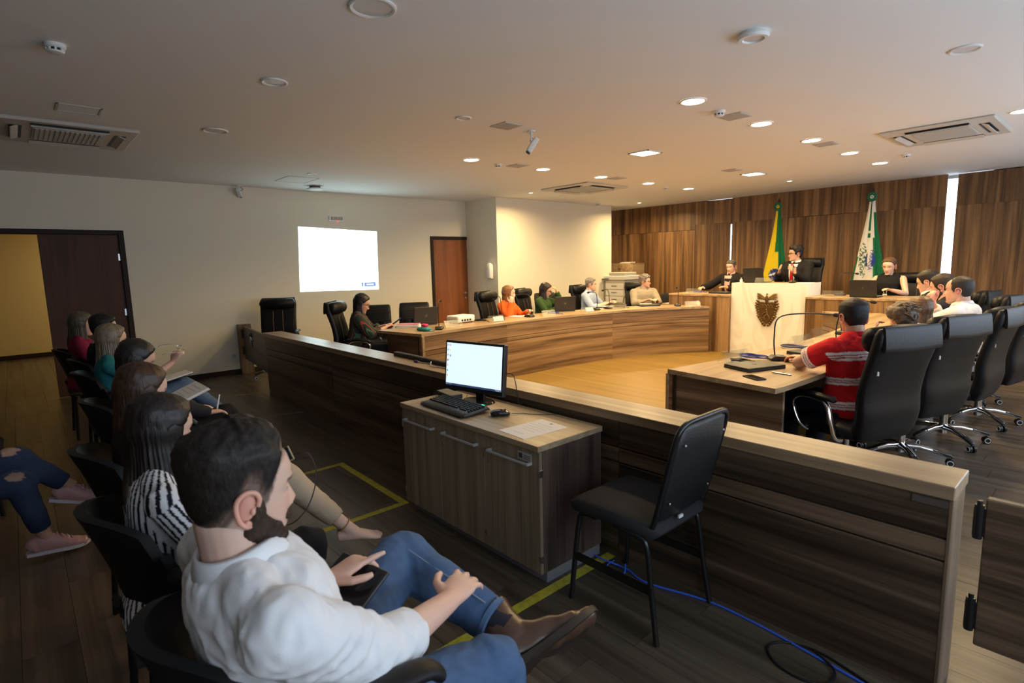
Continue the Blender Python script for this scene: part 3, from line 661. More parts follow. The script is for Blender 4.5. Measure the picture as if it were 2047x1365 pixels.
EX = [((-6.68, 3.34), (.66, .75), 'black executive chair of the dark-haired woman sitting behind the railing'),
      ((-6.62, 5.76), (.93, .35), 'black executive chair behind the woman in orange'),
      ((-6.80, 6.72), (.93, .35), 'black executive chair behind the woman in dark green'),
      ((-6.74, 8.10), (.9, .2), 'black executive chair behind the man in light blue shirt'),
      ((-6.42, 9.18), (.8, -.6), 'black executive chair behind the man in beige shirt'),
      ((-1.22, 4.12), (-.92, .38), 'black executive chair in front right, behind the man in red'),
      ((-1.10, 4.98), (-.94, .34), 'second black executive chair on the right, behind messy-bun woman'),
      ((-.98, 5.76), (-.99, .12), 'third black executive chair on the right, turned sideways'),
      ((-.88, 6.62), (-.97, .2), 'black executive chair cut by the right edge of the picture, behind the white-shirted man'),
      ((-1.12, 7.42), (-.95, .2), 'farther black executive chair on the right, behind the bearded man'),
      ((-1.42, 8.15), (-.95, .1), 'farthest black executive chair on the right near the wooden wall')]
for (x, y), d, lab in EX: dup(ex, (x, y, 0), face(*d), lab, GE)
for (x, y, z), lab, sc_ in (((-4.95, 10.12, .2), 'black executive chair behind the man in dark suit and pink shirt', .93), ((-3.90, 10.2, .4), 'tall black executive chair of the man speaking at the marble lectern', 1.0), ((-2.30, 10.12, .2), 'black executive chair behind the woman in sleeveless black top', .95)):
    dup(ex, (x, y, z), face(-.05 if x > -4 else .1, -1), lab, GE, sc_)
GM = 'black mid-back chairs by the grey wall'
mb = make_mid('black mid-back chair by grey wall, beside the laptop and red-brown door', GM); mb.location = (-7.50, 4.66, 0); mb.rotation_euler = (0, 0, face(.85, -.5))
dup(mb, (-7.62, 3.98, 0), face(.8, -.6), 'black mid-back chair half hidden behind the dark-haired woman at desk end', GM)
dup(mb, (-7.45, 7.75, 0), face(.95, -.2), 'black mid-back chair between green woman and blue-shirted man', GM)
# plain visitor chair with fabric back near the copier
FAB = mat('black_fabric', (.018,.018,.02), .85, bump=.2, bscale=250)
t = thing('visitor_chair', 'black visitor chair with rounded back by wooden wall, right of the beige-shirted man', 'chair', (-6.55, 10.25, 0), face(.3, -.95))
bm = B(); tube(bm, [(0,-.22,.58),(0,-.24,.66),(0,-.25,.76),(0,-.255,.84),(0,-.255,.88)], [(.18,.02),(.23,.03),(.24,.03),(.22,.028),(.15,.01)], 20, up=(0,1,0), p=.6); obj('backrest', bm, FAB, t, smooth=60)
bm = B(); tube(bm, [(0,-.22,.45),(0,0,.46),(0,.22,.45)], [(.2,.025),(.24,.035),(.2,.02)], 20, up=(0,0,1), p=.5); obj('seat', bm, FAB, t, smooth=60)
for x in (-.21, .21):
    for y in (-.2, .2): bm = B(); cyl(bm, (x, y*1.1, 0), (x, y, .44), .012, n=10); obj('leg', bm, BLACKP, t)
for x in (-.1,.1): bm = B(); cyl(bm, (x,-.2,.44), (x,-.235,.62), .012, n=10); obj('back_post', bm, BLACKP, t)

# banquet chair in the foreground
PAINTB = mat('black_paint', (.010,.010,.010), .3)
VIN = mat('black_vinyl', (.014,.014,.015), .42, bump=.25, bscale=220)
t = thing('banquet_chair', 'black padded metal-framed chair in foreground beside the cabinet', 'chair', (-1.43, 2.035, 0), R(90))
for s in (-1, 1):      # local +y = towards the cabinet (-x)
    bm = B(); tube(bm, smooth_path([(s*.215,.232,0),(s*.205,.215,.2),(s*.195,.195,.40),(s*.19,.17,.432),(s*.19,.10,.438)], 5), .0125, 10); obj('leg', bm, PAINTB, t, smooth=60)
    bm = B(); tube(bm, smooth_path([(s*.215,-.24,0),(s*.205,-.205,.22),(s*.20,-.175,.41),(s*.20,-.12,.437),(s*.19,.0,.438)], 5), .0125, 10); obj('leg', bm, PAINTB, t, smooth=60)
    bm = B(); box(bm, s*.208-.006, s*.208+.006, -.215, .215, .205, .24); obj('stretcher', bm, PAINTB, t)
bm = B(); box(bm, .2145, .2165, -.11, -.06, .21, .235); obj('stretcher_tag', bm, mat('tag_metal', (.22,.19,.16), .4, .5), t)
bm = B(); tube(bm, [(0,-.215,.455),(0,-.20,.468),(0,0,.476),(0,.19,.472),(0,.235,.455),(0,.245,.44)], [(.17,.02),(.205,.036),(.215,.042),(.215,.042),(.205,.032),(.17,.012)], 26, up=(0,0,1), p=.45); obj('seat', bm, FAB, t, smooth=60)
bm = B(); tube(bm, smooth_path([(-.165,-.15,.44),(-.19,-.20,.50),(-.195,-.25,.68),(-.195,-.295,.86),(-.18,-.312,.925),(-.13,-.318,.95),(0,-.32,.953),(.13,-.318,.95),(.18,-.312,.925),(.195,-.295,.86),(.195,-.25,.68),(.19,-.20,.50),(.165,-.15,.44)], 6), .0115, 10); fr = obj('back_frame', bm, PAINTB, t, smooth=60)
bm = B(); tube(bm, [(0,-.185,.50),(0,-.205,.53),(0,-.245,.68),(0,-.285,.84),(0,-.305,.925),(0,-.31,.942)], [(.14,.012),(.182,.022),(.186,.026),(.184,.025),(.168,.018),(.13,.008)], 24, up=(0,1,0), p=.45); bk = obj('backrest', bm, VIN, t, smooth=60)
for x, z, y in ((-.15,.86,-.318),(.15,.86,-.318),(-.15,.60,-.252),(.15,.60,-.252)):
    bm = B(); sphere(bm, (x, y, z), (.006,.004,.006), u=8, v=6); obj('screw', bm, STEEL, bk)
bm = B(); box(bm, -.05, -.02, -.236, -.228, .50, .512); obj('white_label', bm, WHITE, bk)

# audience chairs: curved shells with arm loops
SHELL = mat('black_shell', (.007,.007,.008), .55, spec=.3)
def make_aud(label, group):
    t = thing('audience_chair', label, 'chair', (0,0,0), 0, group)
    bm = B(); rows = []
    for i in range(11):
        z = .50+i*.037; hw = .215+.025*math.sin(i/10*math.pi); rows.append([]); y0 = -.17-.007*i-.0004*i*i
        for k in range(15):
            u = -1+2*k/14; rows[-1].append((u*hw*(1-.06*(i/10)**4*abs(u)), y0+.13*u*u, z-(.05*u**4 if i > 7 else 0)))
    front = [[bm.verts.new(p) for p in r] for r in rows]; back = [[bm.verts.new((x*1.02, y-.03, z)) for x, y, z in r] for r in rows]
    for g, fl in ((front, False), (back, True)):
        for a, b in zip(g, g[1:]):
            for k in range(14):
                f = (a[k], a[k+1], b[k+1], b[k]); bm.faces.new(f[::-1] if fl else f)
    for k in range(14):
        bm.faces.new((front[-1][k], front[-1][k+1], back[-1][k+1], back[-1][k])); bm.faces.new((front[0][k+1], front[0][k], back[0][k], back[0][k+1]))
    for i in range(10):
        bm.faces.new((front[i][0], front[i+1][0], back[i+1][0], back[i][0])); bm.faces.new((front[i+1][14], front[i][14], back[i][14], back[i+1][14]))
    obj('backrest', bm, SHELL, t, smooth=50)
    bm = B(); tube(bm, [(0,-.22,.44),(0,0,.435),(0,.22,.435),(0,.25,.42)], [(.21,.02),(.235,.032),(.23,.03),(.19,.012)], 22, up=(0,0,1), p=.5); obj('seat', bm, FAB, t, smooth=60)
    for s in (-1, 1):
        bm = B(); tube(bm, smooth_path([(s*.24,-.14,.42),(s*.29,-.12,.45),(s*.30,-.06,.66),(s*.30,.05,.71)], 5), (.014,.02), 10); a = obj('armrest', bm, SHELL, t, smooth=60)
        bm = B(); tube(bm, smooth_path([(s*.30,-.12,.71),(s*.30,-.09,.725),(s*.30,.08,.73),(s*.30,.17,.72),(s*.30,.20,.697)], 3), (.035,.018), 14, up=(0,0,1)); obj('arm_pad', bm, SHELL, a, smooth=60)
        for y in (-.18, .18):
            bm = B(); cyl(bm, (s*.24, y*1.15, 0), (s*.20, y, .42), .013, n=10); obj('leg', bm, SHELL, t)
    bm = B(); tube(bm, [(0,-.10,.42),(0,-.20,.45),(0,-.235,.56)], (.05,.012), 10, up=(0,0,1)); obj('back_bracket', bm, SHELL, t)
    return t
GA = 'black shell chairs of the audience row'
AUDX = [(-1.25, .40, 'black shell chair with arms, carrying the man in white shirt'), (-2.06, .37, 'black shell chair under the woman in striped blouse'), (-2.82, .40, 'black shell chair under the brown-haired woman in beige trousers'),
        (-3.92, .51, 'black shell chair of the dark-haired woman with the notebook'), (-5.15, .55, 'black shell chair under the blonde woman'), (-5.98, .58, 'black shell chair under the person half hidden behind the blonde woman'), (-6.9, .52, 'black shell chair at far end of the front row by the dark door')]
au = make_aud(AUDX[0][2], GA)
au.location = (AUDX[0][0], AUDX[0][1], 0)
for x, y, lab in AUDX[1:]: dup(au, (x, y, 0), 0, lab, GA)
dup(au, (-4.05, -.60, 0), 0, 'black shell chair in the second row at lower left, under the person in torn jeans', 'black shell chairs of the second row')
dup(au, (-5.15, -.42, 0), 0, 'empty black shell chair cut by the left edge of the picture', 'black shell chairs of the second row')
# ================================================================ people
def interp(z, T, k): 
    z = np.asarray(z, float); T = np.array(T); xs = np.linspace(T[0,0], T[-1,0], 240); ys = np.interp(xs, T[:,0], T[:,k])
    ker = np.hanning(13); ker /= ker.sum(); ys2 = np.convolve(np.pad(ys, 6, mode='edge'), ker, 'valid'); w = np.clip(np.minimum(xs-xs[0], xs[-1]-xs)/.012, 0, 1); ys2 = w*ys2+(1-w)*ys
    return np.interp(z, xs, ys2)
HEADT = [(-.118,.066,.030,.010),(-.112,.080,-.005,.030),(-.100,.087,-.032,.042),(-.085,.086,-.048,.050),(-.065,.087,-.062,.057),(-.045,.088,-.074,.062),(-.020,.089,-.086,.068),(0,.087,-.094,.072),(.020,.093,-.099,.0745),(.045,.092,-.101,.0755),(.070,.082,-.098,.072),(.090,.062,-.086,.061),(.105,.035,-.064,.045),(.114,.008,-.038,.026),(.118,-.014,-.020,.004)]
def g2(x, z, x0, z0, sx, sz): return np.exp(-((x-x0)/sx)**2-((z-z0)/sz)**2)
def sstep(x, a, b): t = np.clip((x-a)/(b-a), 0, 1); return t*t*(3-2*t)
def head_grid(nu, nv, fem=False, nose=1.0):
    v = np.linspace(0, 1, nv); z = -.118+.236*(.5-.5*np.cos(np.pi*v)); a = np.linspace(0, 2*np.pi, nu, endpoint=False)
    Z, A = np.meshgrid(z, a, indexing='ij')
    yf, yb, w = interp(Z, HEADT, 1), interp(Z, HEADT, 2), interp(Z, HEADT, 3)
    if fem: w = w*(1-.10*sstep(-Z, .03, .10)); yf = yf-.002*sstep(-Z, .0, .1)
    yc = yb+(yf-yb)*.50; s, c = np.sin(A), np.cos(A)
    X = w*np.sign(s)*np.abs(s)**.92; Y = yc+np.where(c > 0, yf-yc, yc-yb)*np.sign(c)*np.abs(c)**.92
    F = np.clip(c, 0, 1)**.5
    ax = np.abs(X); d = np.zeros_like(X)
    h = np.interp(Z, [-.056,-.048,-.041,-.033,-.02,0,.014,.022], [0,.006,.019,.023,.015,.006,.002,0])*nose; sg = np.interp(Z, [-.05,-.03,.01], [.0125,.0095,.0075])
    d += h*np.exp(-(X/sg)**2)
    d += .008*nose*g2(ax, Z, .0135, -.042, .0065, .007) - .011*g2(ax, Z, .031, .001, .0155, .0105) + .0045*g2(ax, Z, .028, .020, .020, .007)*(.5 if fem else 1)
    d += .004*g2(ax, Z, .040, -.030, .018, .016) + .006*g2(X, Z, 0, -.064, .019, .0055) + .0065*g2(X, Z, 0, -.0785, .017, .006) - .004*g2(X, Z, 0, -.0712, .024, .0022)
    d += .006*g2(X, Z, 0, -.104, .018, .012) - .004*g2(X, Z, 0, -.089, .02, .005) - .002*g2(X,Z,0,-.055,.004,.006)
    Y = Y+d*F
    return X, Y, Z, A
def grid_faces(nv, nu, off=0):
    f = [(off+i*nu+k, off+i*nu+(k+1)%nu, off+(i+1)*nu+(k+1)%nu, off+(i+1)*nu+k) for i in range(nv-1) for k in range(nu)]
    f = [q[::-1] for q in f]
    f.append(tuple(off+k for k in range(nu))); f.append(tuple(off+(nv-1)*nu+k for k in range(nu-1, -1, -1)))
    return f
class Geo:
    def __init__(s): s.v = []; s.f = []; s.c = []
    def add(s, v, f, c):
        o = len(s.v); s.v += [tuple(p) for p in v]; s.f += [tuple(i+o for i in q) for q in f]
        s.c += [tuple(q) for q in c] if isinstance(c, (list, np.ndarray)) and len(np.shape(c)) == 2 else [tuple(c)]*len(v)
    def build(s, name, m, parent=None, smooth=180):
        me = bpy.data.meshes.new(name); me.from_pydata(s.v, [], s.f); me.update()
        at = me.color_attributes.new('Col', 'FLOAT_COLOR', 'POINT')
        at.data.foreach_set('color', np.array([(*q[:3], 1) for q in s.c], dtype=np.float32).ravel())
        me.materials.append(m); me.polygons.foreach_set('use_smooth', [True]*len(me.polygons)); me.update()
        o = bpy.data.objects.new(name, me); C.objects.link(o)
        if parent: o.parent = parent
        return o
def remesh(bm, vox, it=2):
    """fuse overlapping lofts into one continuous skin -> verts, faces"""
    bmesh.ops.recalc_face_normals(bm, faces=bm.faces)
    me = bpy.data.meshes.new('t'); bm.to_mesh(me); bm.free(); o = bpy.data.objects.new('t', me); C.objects.link(o)
    r = o.modifiers.new('r', 'REMESH'); r.mode = 'VOXEL'; r.voxel_size = vox
    if it: sm = o.modifiers.new('s', 'SMOOTH'); sm.iterations = it; sm.factor = .5
    dg = bpy.context.evaluated_depsgraph_get(); ev = o.evaluated_get(dg); m2 = ev.to_mesh()
    n = len(m2.vertices); co = np.empty(n*3); m2.vertices.foreach_get('co', co); co = co.reshape(-1, 3)
    nr = np.empty(n*3); m2.vertices.foreach_get('normal', nr); nr = nr.reshape(-1, 3)
    fs = [tuple(p.vertices) for p in m2.polygons]
    ev.to_mesh_clear(); bpy.data.objects.remove(o); bpy.data.meshes.remove(me)
    return co, fs, nr
def folds(co, nr, amp, sc, seed=0, axis=None):
    if amp <= 0: return co
    out = co.copy()
    for i in range(len(co)):
        p = V(co[i])*sc+V((seed*7.1, seed*3.3, seed)); q = NZ.noise(p)+.5*NZ.noise(p*2.1); r_ = 1-abs(NZ.noise(V((p.x*.6+p.z*1.5, p.y*.6-p.z, p.z*.6+p.x))))*2
        c2 = NZ.noise(V((p.x*2.2+p.z*.8, p.y*2.2, p.z*1.1+p.x)))
        out[i] += nr[i]*(amp*(.6*q+.45*r_+.5*(.5-abs(c2))*(1 if abs(c2) < .22 else .35)))
    return out
def ik(S, W, l1, l2, pole):
    d = W-S; L = min(d.length, (l1+l2)*.998); u = d.normalized(); a = (l1*l1-l2*l2+L*L)/(2*L); h = math.sqrt(max(l1*l1-a*a, 0))
    p = V(pole); p = p-u*p.dot(u); p.normalize()
    return S+u*a+p*h, S+u*L
def hand_bm(bm, W, d, n, side, curl=.5, spread=.12, thumb=.5, s=1.0, point=None):
    """five-fingered hand: W wrist, d towards the fingers, n back of the hand; side +1 right"""
    d = V(d).normalized(); n = V(n); n = (n-d*n.dot(d)).normalized(); x = d.cross(n)*side    # x: towards little finger? flipped below
    x = -x                                                                                   # x points to the thumb side
    K = lambda a, b, c: W+x*(a*s)+d*(b*s)+n*(c*s)
    tube(bm, [K(0,-.015,0), K(0,.012,0), K(.002,.04,0), K(.002,.075,.002), K(0,.098,.001)], [(.026*s,.020*s),(.029*s,.019*s),(.037*s,.0165*s),(.041*s,.0145*s),(.036*s,.010*s)], 14, up=n)
    for k, (a, L, r_) in enumerate(((.029,.070,.0088),(.010,.078,.0092),(-.010,.072,.0088),(-.029,.056,.0078))):
        dir_ = (d+x*(spread*(1.5-k)*.5)).normalized(); p = K(a, .088, .002); pts = [p-d*.02*s, p]; c = curl if not isinstance(curl, (list, tuple)) else curl[k]
        ang = 0
        for j, f in enumerate((.45,.31,.24)):
            ang += c*(.75, 1.0, .8)[j]; q = dir_*math.cos(ang)-n*math.sin(ang); pts.append(pts[-1]+q*(L*f*s))
        tube(bm, pts, [r_*s*.95, r_*s*1.05, r_*s*1.02, r_*s*.93, r_*s*.72], 9, up=n)
    p = K(.028, .022, -.004); q1 = (x*.80+d*.62-n*.25*thumb).normalized(); q2 = (x*.35+d*.9-n*.35*thumb).normalized(); q3 = (x*.05+d*.95-n*.4*thumb).normalized()
    pts = [p-q1*.015*s, p, p+q1*.040*s, p+q1*.040*s+q2*.032*s, p+q1*.040*s+q2*.032*s+q3*.022*s]
    tube(bm, pts, [.013*s,.0145*s,.0115*s,.0105*s,.0078*s], 9, up=n)
SKIN = vcol('skin', .5, bump=.05, bscale=260, sss=.12)
HAIRM = vcol('hair', .42, bump=.35, bscale=55, stretch=(3.5,3.5,.22), streak=.45, spec=.45)
SHAIR = vcol('short_hair', .55, bump=.5, bscale=150, stretch=(1,1,.5), streak=.35, spec=.35)
CLOTH = vcol('cloth', .85, bump=.10, bscale=350, spec=.2)
DENIM = vcol('denim', .85, bump=.25, bscale=420, spec=.2)
SHOE = vcol('shoe_leather', .33, bump=.08, bscale=120)
GLS = mat('spectacle_frame', (.012,.010,.010), .3)
SKINS = dict(light=(.68,.42,.31), fair=(.72,.47,.36), tan=(.56,.32,.21), pink=(.66,.38,.28))
def lerp(a, b, t): return a+(b-a)*t
def person(label, loc, yaw, s=1.0, fem=False, skin='light', hair=None, top=None, pants=(.05,.05,.06), lean=.08, side=0, twist=0, head=(0,0,0), armR=None, armL=None, legR=None, legL=None, vox=.008, seatz=.46, glasses=False, beard=None, eyes=True, shoes=(.02,.02,.02), group=None, hd=(56,52), legs=True, belly=0, bare=(), stubble=0, neckf=.0, pants_paint=None, pfold=.005, pvox=None, tvox=None, tk=None, brow=None):
    sk = np.array(SKINS[skin]); hair = hair or dict(style='short', col=(.02,.015,.012))
    hc = np.array(hair['col']); bw = np.array(brow or hc*.9+sk*.06)
    P = V((0, 0, seatz+.085)); up = V((math.sin(side)*math.cos(lean), math.sin(lean), math.cos(lean)*math.cos(side)))
    ct, st = math.cos(twist), math.sin(twist); rt = V((ct, st, 0)); rt = (rt-up*rt.dot(up)).normalized(); fw = up.cross(rt)   # torso right & forward
    k = tk or (.93 if fem else 1.0)
    Nk = P+up*(.50*k+.0)
    SW = .172 if fem else .195
    tb = lambda a, f, r: P+up*(a*k)+fw*f+rt*r
    # ---- torso sections
    def torso(bm, infl=0, bottom=-.07, top_=.52, neck=True):
        T = [(-.09,.13,.09,.0),(-.05,.165,.115,.0),(.03,.172,.122,.005),(.12,.150,.112,.012),(.20,.145,.108,.016),(.30,.162,.115,.018),(.38,.172,.112,.012),(.44,.160,.096,.002),(.472,.118,.078,-.004),(.495,.072,.066,-.004),(.51,.062,.058,-.004)]
        if fem: T = [(-.09,.135,.095,0),(-.05,.17,.12,0),(.03,.172,.12,.005),(.12,.142,.10,.01),(.20,.130,.095,.015),(.30,.145,.112,.028),(.36,.150,.112,.026),(.43,.140,.090,.004),(.470,.102,.070,-.002),(.493,.062,.058,-.003),(.51,.054,.050,-.003)]
        pts = []; rad = []
        for a, w, dp, f in T:
            if a < bottom-.001 or a > top_+.001: continue
            b_ = belly*math.exp(-((a-.10)/.11)**2)
            pts.append(tb(a, f+b_*.6, 0)); rad.append((w+infl+b_*.25, dp+infl+b_*.4))
        tube(bm, pts, rad, 24, up=fw, p=.82)
    bmB = B(); torso(bmB)
    # ---- head frame
    hy, hp, hr = head
    HR = Matrix.Rotation(yaw_t := twist+hy, 3, 'Z') @ Matrix.Rotation(hr, 3, 'Y') @ Matrix.Rotation(hp, 3, 'X')
    Hc = Nk+up*(.06)+V((0, 0, .066))+(HR @ V((0, .022+neckf, 0)))+fw*(.010+neckf)
    nb = Nk-up*.03; nt_ = Hc+HR @ V((0, -.022, -.055))
    nr_ = .051 if fem else .060
    tube(bmB, [nb, lerp(nb, nt_, .3), lerp(nb, nt_, .7), nt_, Hc+HR @ V((0,-.01,-.01))], [(nr_*1.35, nr_*1.2), (nr_*1.04, nr_*1.0), (nr_*.98, nr_*.98), (nr_*.95, nr_), .04], 18, up=fw)
    # ---- arms
    ua, fa = (.285, .255) if not fem else (.265, .24)
    arms = {}
    for sd, A in ((1, armR), (-1, armL)):
        A = A or dict(w=(sd*.18, .30, .66))
        S = tb(.43, -.005, sd*SW); W0 = V(A['w']); E, W = ik(S, W0, ua, fa, A.get('pole', (sd*.6, -.5, -.6)))
        f_ = .88 if fem else 1.0
        arms[sd] = (S, E, W, f_)
        tube(bmB, [tb(.487, -.012, sd*.035), tb(.468, -.012, sd*SW*.55), tb(.435, -.008, sd*SW*.98)], [.034, .036, .034], 12, up=fw)
        ad = (E-S).normalized()
        tube(bmB, [S-ad*.045, S-ad*.03, S, lerp(S, E, .3), lerp(S, E, .75), E, lerp(E, W, .25), lerp(E, W, .6), W, W+(W-E).normalized()*.012], [.028*f_, .044*f_, .053*f_, .050*f_, .042*f_, .040*f_, .0425*f_, .035*f_, (.029*f_,.024*f_), (.026*f_,.02*f_)], 14, up=V((0,0,1)) if abs((E-S).normalized().z) < .9 else fw)
        d = A.get('d', (W-E).normalized()); n = A.get('n', (0, 0, 1))
        hand_bm(bmB, W, d, n, sd, A.get('curl', .45), A.get('spread', .12), A.get('thumb', .5), s=.9 if fem else 1.0)
    # ---- legs
    LG = {}
    for sd, Lg in ((1, legR), (-1, legL)):
        Lg = Lg or {}
        H = P+V((sd*.09, .02, -.01)); Kn = V(Lg.get('k', (sd*.13, .45*k, seatz+.055))); An = V(Lg.get('a', (sd*.13, .44*k, .09))); toe = V(Lg.get('t', (0, 1, -.05)))
        LG[sd] = (H, Kn, An, toe)
    def leg(bm, sd, infl=0, t_end=1.0):
        H, Kn, An, toe = LG[sd]; f_ = .93 if fem else 1.0
        E_ = lerp(Kn, An, t_end)
        tube(bm, smooth_path([H+V((0,-.03,0)), lerp(H, Kn, .4), lerp(H, Kn, .85), Kn+((Kn-H).normalized()+(Kn-An).normalized())*.008, lerp(Kn, An, .18), lerp(Kn, An, .45), E_], 3),
             [(.092+infl)*f_]+[(.093+infl-.0035*j)*f_ for j in range(3)]+[(.080+infl-.005*j)*f_ for j in range(3)]+[(.064+infl-.001*j)*f_ for j in range(3)]+[(.061+infl-.0005*j)*f_ for j in range(3)]+[(.058+infl-.002*j)*f_ for j in range(3)]+[(.052+infl-.004*j)*f_ for j in range(3)], 16, up=V((1,0,0)))
    for sd in bare:
        H, Kn, An, toe = LG[sd]
        tube(bmB, [lerp(Kn, An, .5), lerp(Kn, An, .8), An, An+(An-Kn).normalized()*.05], [.045, .036, .034, .036], 14)
        f_ = V(toe).normalized(); u_ = (Kn-An).normalized(); u_ = (u_-f_*u_.dot(f_)).normalized()
        tube(bmB, [An-f_*.05-u_*.045, An+f_*.0-u_*.035, An+f_*.07-u_*.045, An+f_*.13-u_*.058, An+f_*.165-u_*.062], [(.026,.026),(.032,.04),(.036,.028),(.042,.018),(.03,.011)], 14, up=u_)
        sx = f_.cross(u_)
        for j in range(5):
            q = An+f_*(.158-.008*abs(j-1.5))-u_*.062+sx*(sd*(-.032+j*.016)); tube(bmB, [q, q+f_*.02, q+f_*.033-u_*.004], [.010, .009, .006], 8)
    co, fs, nr = remesh(bmB, vox, 1)
    G = Geo(); col = np.tile(sk, (len(co), 1))
    hands = np.zeros(len(co))
    for sd in (1, -1): hands += np.exp(-(np.linalg.norm(co-np.array(arms[sd][2]), axis=1)/.12)**2)
    col = col*(1+hands[:, None]*np.array((.06, -.06, -.08)))
    if bare:
        low = sstep(-co[:, 2], -.30, -.10)[:, None]; col = col*(1-low*np.array((.06,.16,.18)))
    G.add(co, fs, col)
    # ---- head with its face
    nu, nv = hd; X, Y, Z, A = head_grid(nu, nv, fem); hv = np.stack([X, Y, Z], -1).reshape(-1, 3)
    x, y, z = hv.T; ax = np.abs(x); fr = y > .03
    c = np.tile(sk, (len(hv), 1))
    def blend(m_, q): 
        nonlocal c
        m_ = np.clip(m_, 0, 1)[:, None]; c = c*(1-m_)+np.array(q)*m_
    blend(.35*g2(ax, z, .042, -.032, .02, .018)*fr, sk*np.array((1.12,.78,.74))); blend(.3*g2(x, z, 0, -.036, .014, .012)*fr, sk*np.array((1.1,.76,.72)))
    blend(.5*g2(ax, z, .031, .002, .018, .013)*fr, sk*.72)
    lip = np.maximum(g2(x, z, 0, -.0655, .021, .005), g2(x, z, 0, -.0775, .019, .0055))*fr; blend(.75*sstep(lip, .3, .7), sk*np.array((.95,.52,.50)) if not fem else np.array((.42,.12,.11)))
    blend(.8*g2(x, z, 0, -.0712, .023, .0018)*fr, sk*.3)
    bz = .0215-.10*np.maximum(ax-.028, 0)**1.2; blend(.85*sstep(np.exp(-((z-bz)/.0045)**2)*((ax > .011) & (ax < .052)), .25, .7)*fr, bw)
    if stubble: blend(stubble*sstep(-z, .05, .075)*(y > -.01)*(1-.6*sstep(lip, .2, .5)), bw*.6+sk*.35)
    ang = np.abs(np.degrees(np.arctan2(x, y)))
    if beard:
        zl = np.interp(ang, [0, 24, 36, 50, 66, 76, 84, 180], [-.083, -.080, -.062, -.052, -.036, -.006, .012, .012]); bk = np.interp(z, [-.118, -.10, -.075, -.05, .012], [128, 124, 116, 98, 92])
        bm_ = sstep(zl-z, -.004, .006)*sstep(bk-ang, -2, 8)*(y > -.05)
        must = np.exp(-((z+.0570+.10*np.maximum(ax-.012, 0))/.0065)**2)*(ax < .034)*fr; bm_ = np.maximum(bm_, sstep(must, .25, .6))*(1-.95*sstep(g2(x, z, 0, -.0775, .018, .005)*fr, .4, .8))
        blend(.92*bm_, np.array(beard))
    st_ = hair['style']
    A_ = [0,20,35,48,58,68,78,88,100,115,135,160,181]
    rec = hair.get('recede', 0)
    HL = np.array([.070+.03*rec,.071+.028*rec,.068+.03*rec,.058+.03*rec,.040+.03*rec,-.012,-.020,.012,.018,-.028,-.062,-.078,-.080])
    if fem or st_ in ('long', 'bun', 'bob'): HL = np.array([.078,.077,.072,.060,.044,.018,.012,.014,.012,-.03,-.062,-.078,-.080])
    zh = np.interp(ang, A_, HL); mask = sstep(z-zh, -.006, .010)
    blend(mask*.9, hc*.8+sk*.05 if not hair.get('fade') else hc*.6+sk*.12)
    hl = co  # noqa
    wv = np.array([tuple(Hc+HR @ V(p)) for p in hv])
    G.add(wv, grid_faces(nv, nu), c)
    # eyes
    if eyes:
        for sd in (-1, 1):
            t = B(); sphere(t, (0,0,0), .0122, u=14, v=10); vs = np.array([tuple(q.co) for q in t.verts]); t.verts.index_update(); ff = [tuple(q.index for q in f.verts) for f in t.faces]; t.free()
            rr = np.hypot(vs[:,0], vs[:,2]); cc = np.tile((.50,.45,.42), (len(vs), 1)); cc[(rr < .0066) & (vs[:,1] > 0)] = (.035,.02,.014)
            lid = (vs[:,2] > .003) | (vs[:,2] < -.0045) | (np.abs(vs[:,0]) > .0105); cc[lid] = sk*.85
            ctr = V((sd*.0315, .0660 if not fem else .0645, .001)); vs = np.array([tuple(Hc+HR @ (ctr+V(q))) for q in vs]); G.add(vs, ff, cc)
    # ears
    for sd in (-1, 1) if st_ not in ('long', 'bob') or hair.get('ears') else ():
        t = B(); base = V((sd*.0725, -.012, -.010)); o_ = Matrix.Rotation(sd*R(-22), 3, 'Z') @ Matrix.Rotation(R(-10), 3, 'X')
        rim = [(0,.012,-.030),(0,.004,-.033),(0,-.008,-.024),(0,-.018,-.004),(0,-.020,.014),(0,-.010,.029),(0,.006,.031),(0,.016,.020),(0,.016,.006)]
        tube(t, [base+o_ @ V((sd*(.006+.010*(-q[1]+.016)/.036), q[1], q[2])) for q in smooth_path(rim, 3)], .0047, 8)
        sphere(t, base+o_ @ V((sd*.003, -.002, 0)), (.005, .016, .026), M=o_.to_4x4(), u=12, v=8); sphere(t, base+o_ @ V((sd*.008, .010, -.004)), (.004,.005,.007), u=8, v=6); sphere(t, base+o_ @ V((sd*.006, .006, -.030)), (.005,.008,.008), u=8, v=6)
        t.verts.index_update(); vs = [Hc+HR @ q.co for q in t.verts]; ff = [tuple(q.index for q in f.verts) for f in t.faces]; t.free()
        G.add(vs, ff, sk*np.array((1.08,.80,.76)))
    root = G.build('person', SKIN)
    root.location = loc; root.rotation_euler = (0, 0, yaw); root.scale = (s, s, s); tag(root, label, 'person', group)
    # ---- hair
    if st_ != 'none':
        HX = Geo(); T_ = np.array(hair.get('top', .022)); sdT = hair.get('sides', .010)
        ctr = np.array((0, -.008, .0)); dirv = hv-ctr; dirv /= np.linalg.norm(dirv, axis=1)[:, None]
        tk = sdT+(T_-sdT)*sstep(z, .02, .085)
        if st_ in ('long', 'bob'): tk = tk*0+.0165+.004*sstep(z, .03, .10)
        if hair.get('quiff'): tk = tk+hair['quiff']*g2(x, z, 0, .088, .05, .03)*(y > -.02)
        amp = hair.get('rough', .12); fq = hair.get('freq', 60)
        nz = np.array([NZ.noise(V(p)*fq)+.6*NZ.noise(V(p)*fq*2.3) for p in hv])
        if hair.get('fade'): zm = sstep(z-zh, -.006, .05)
        else: zm = sstep(z-zh, -.006, .014)
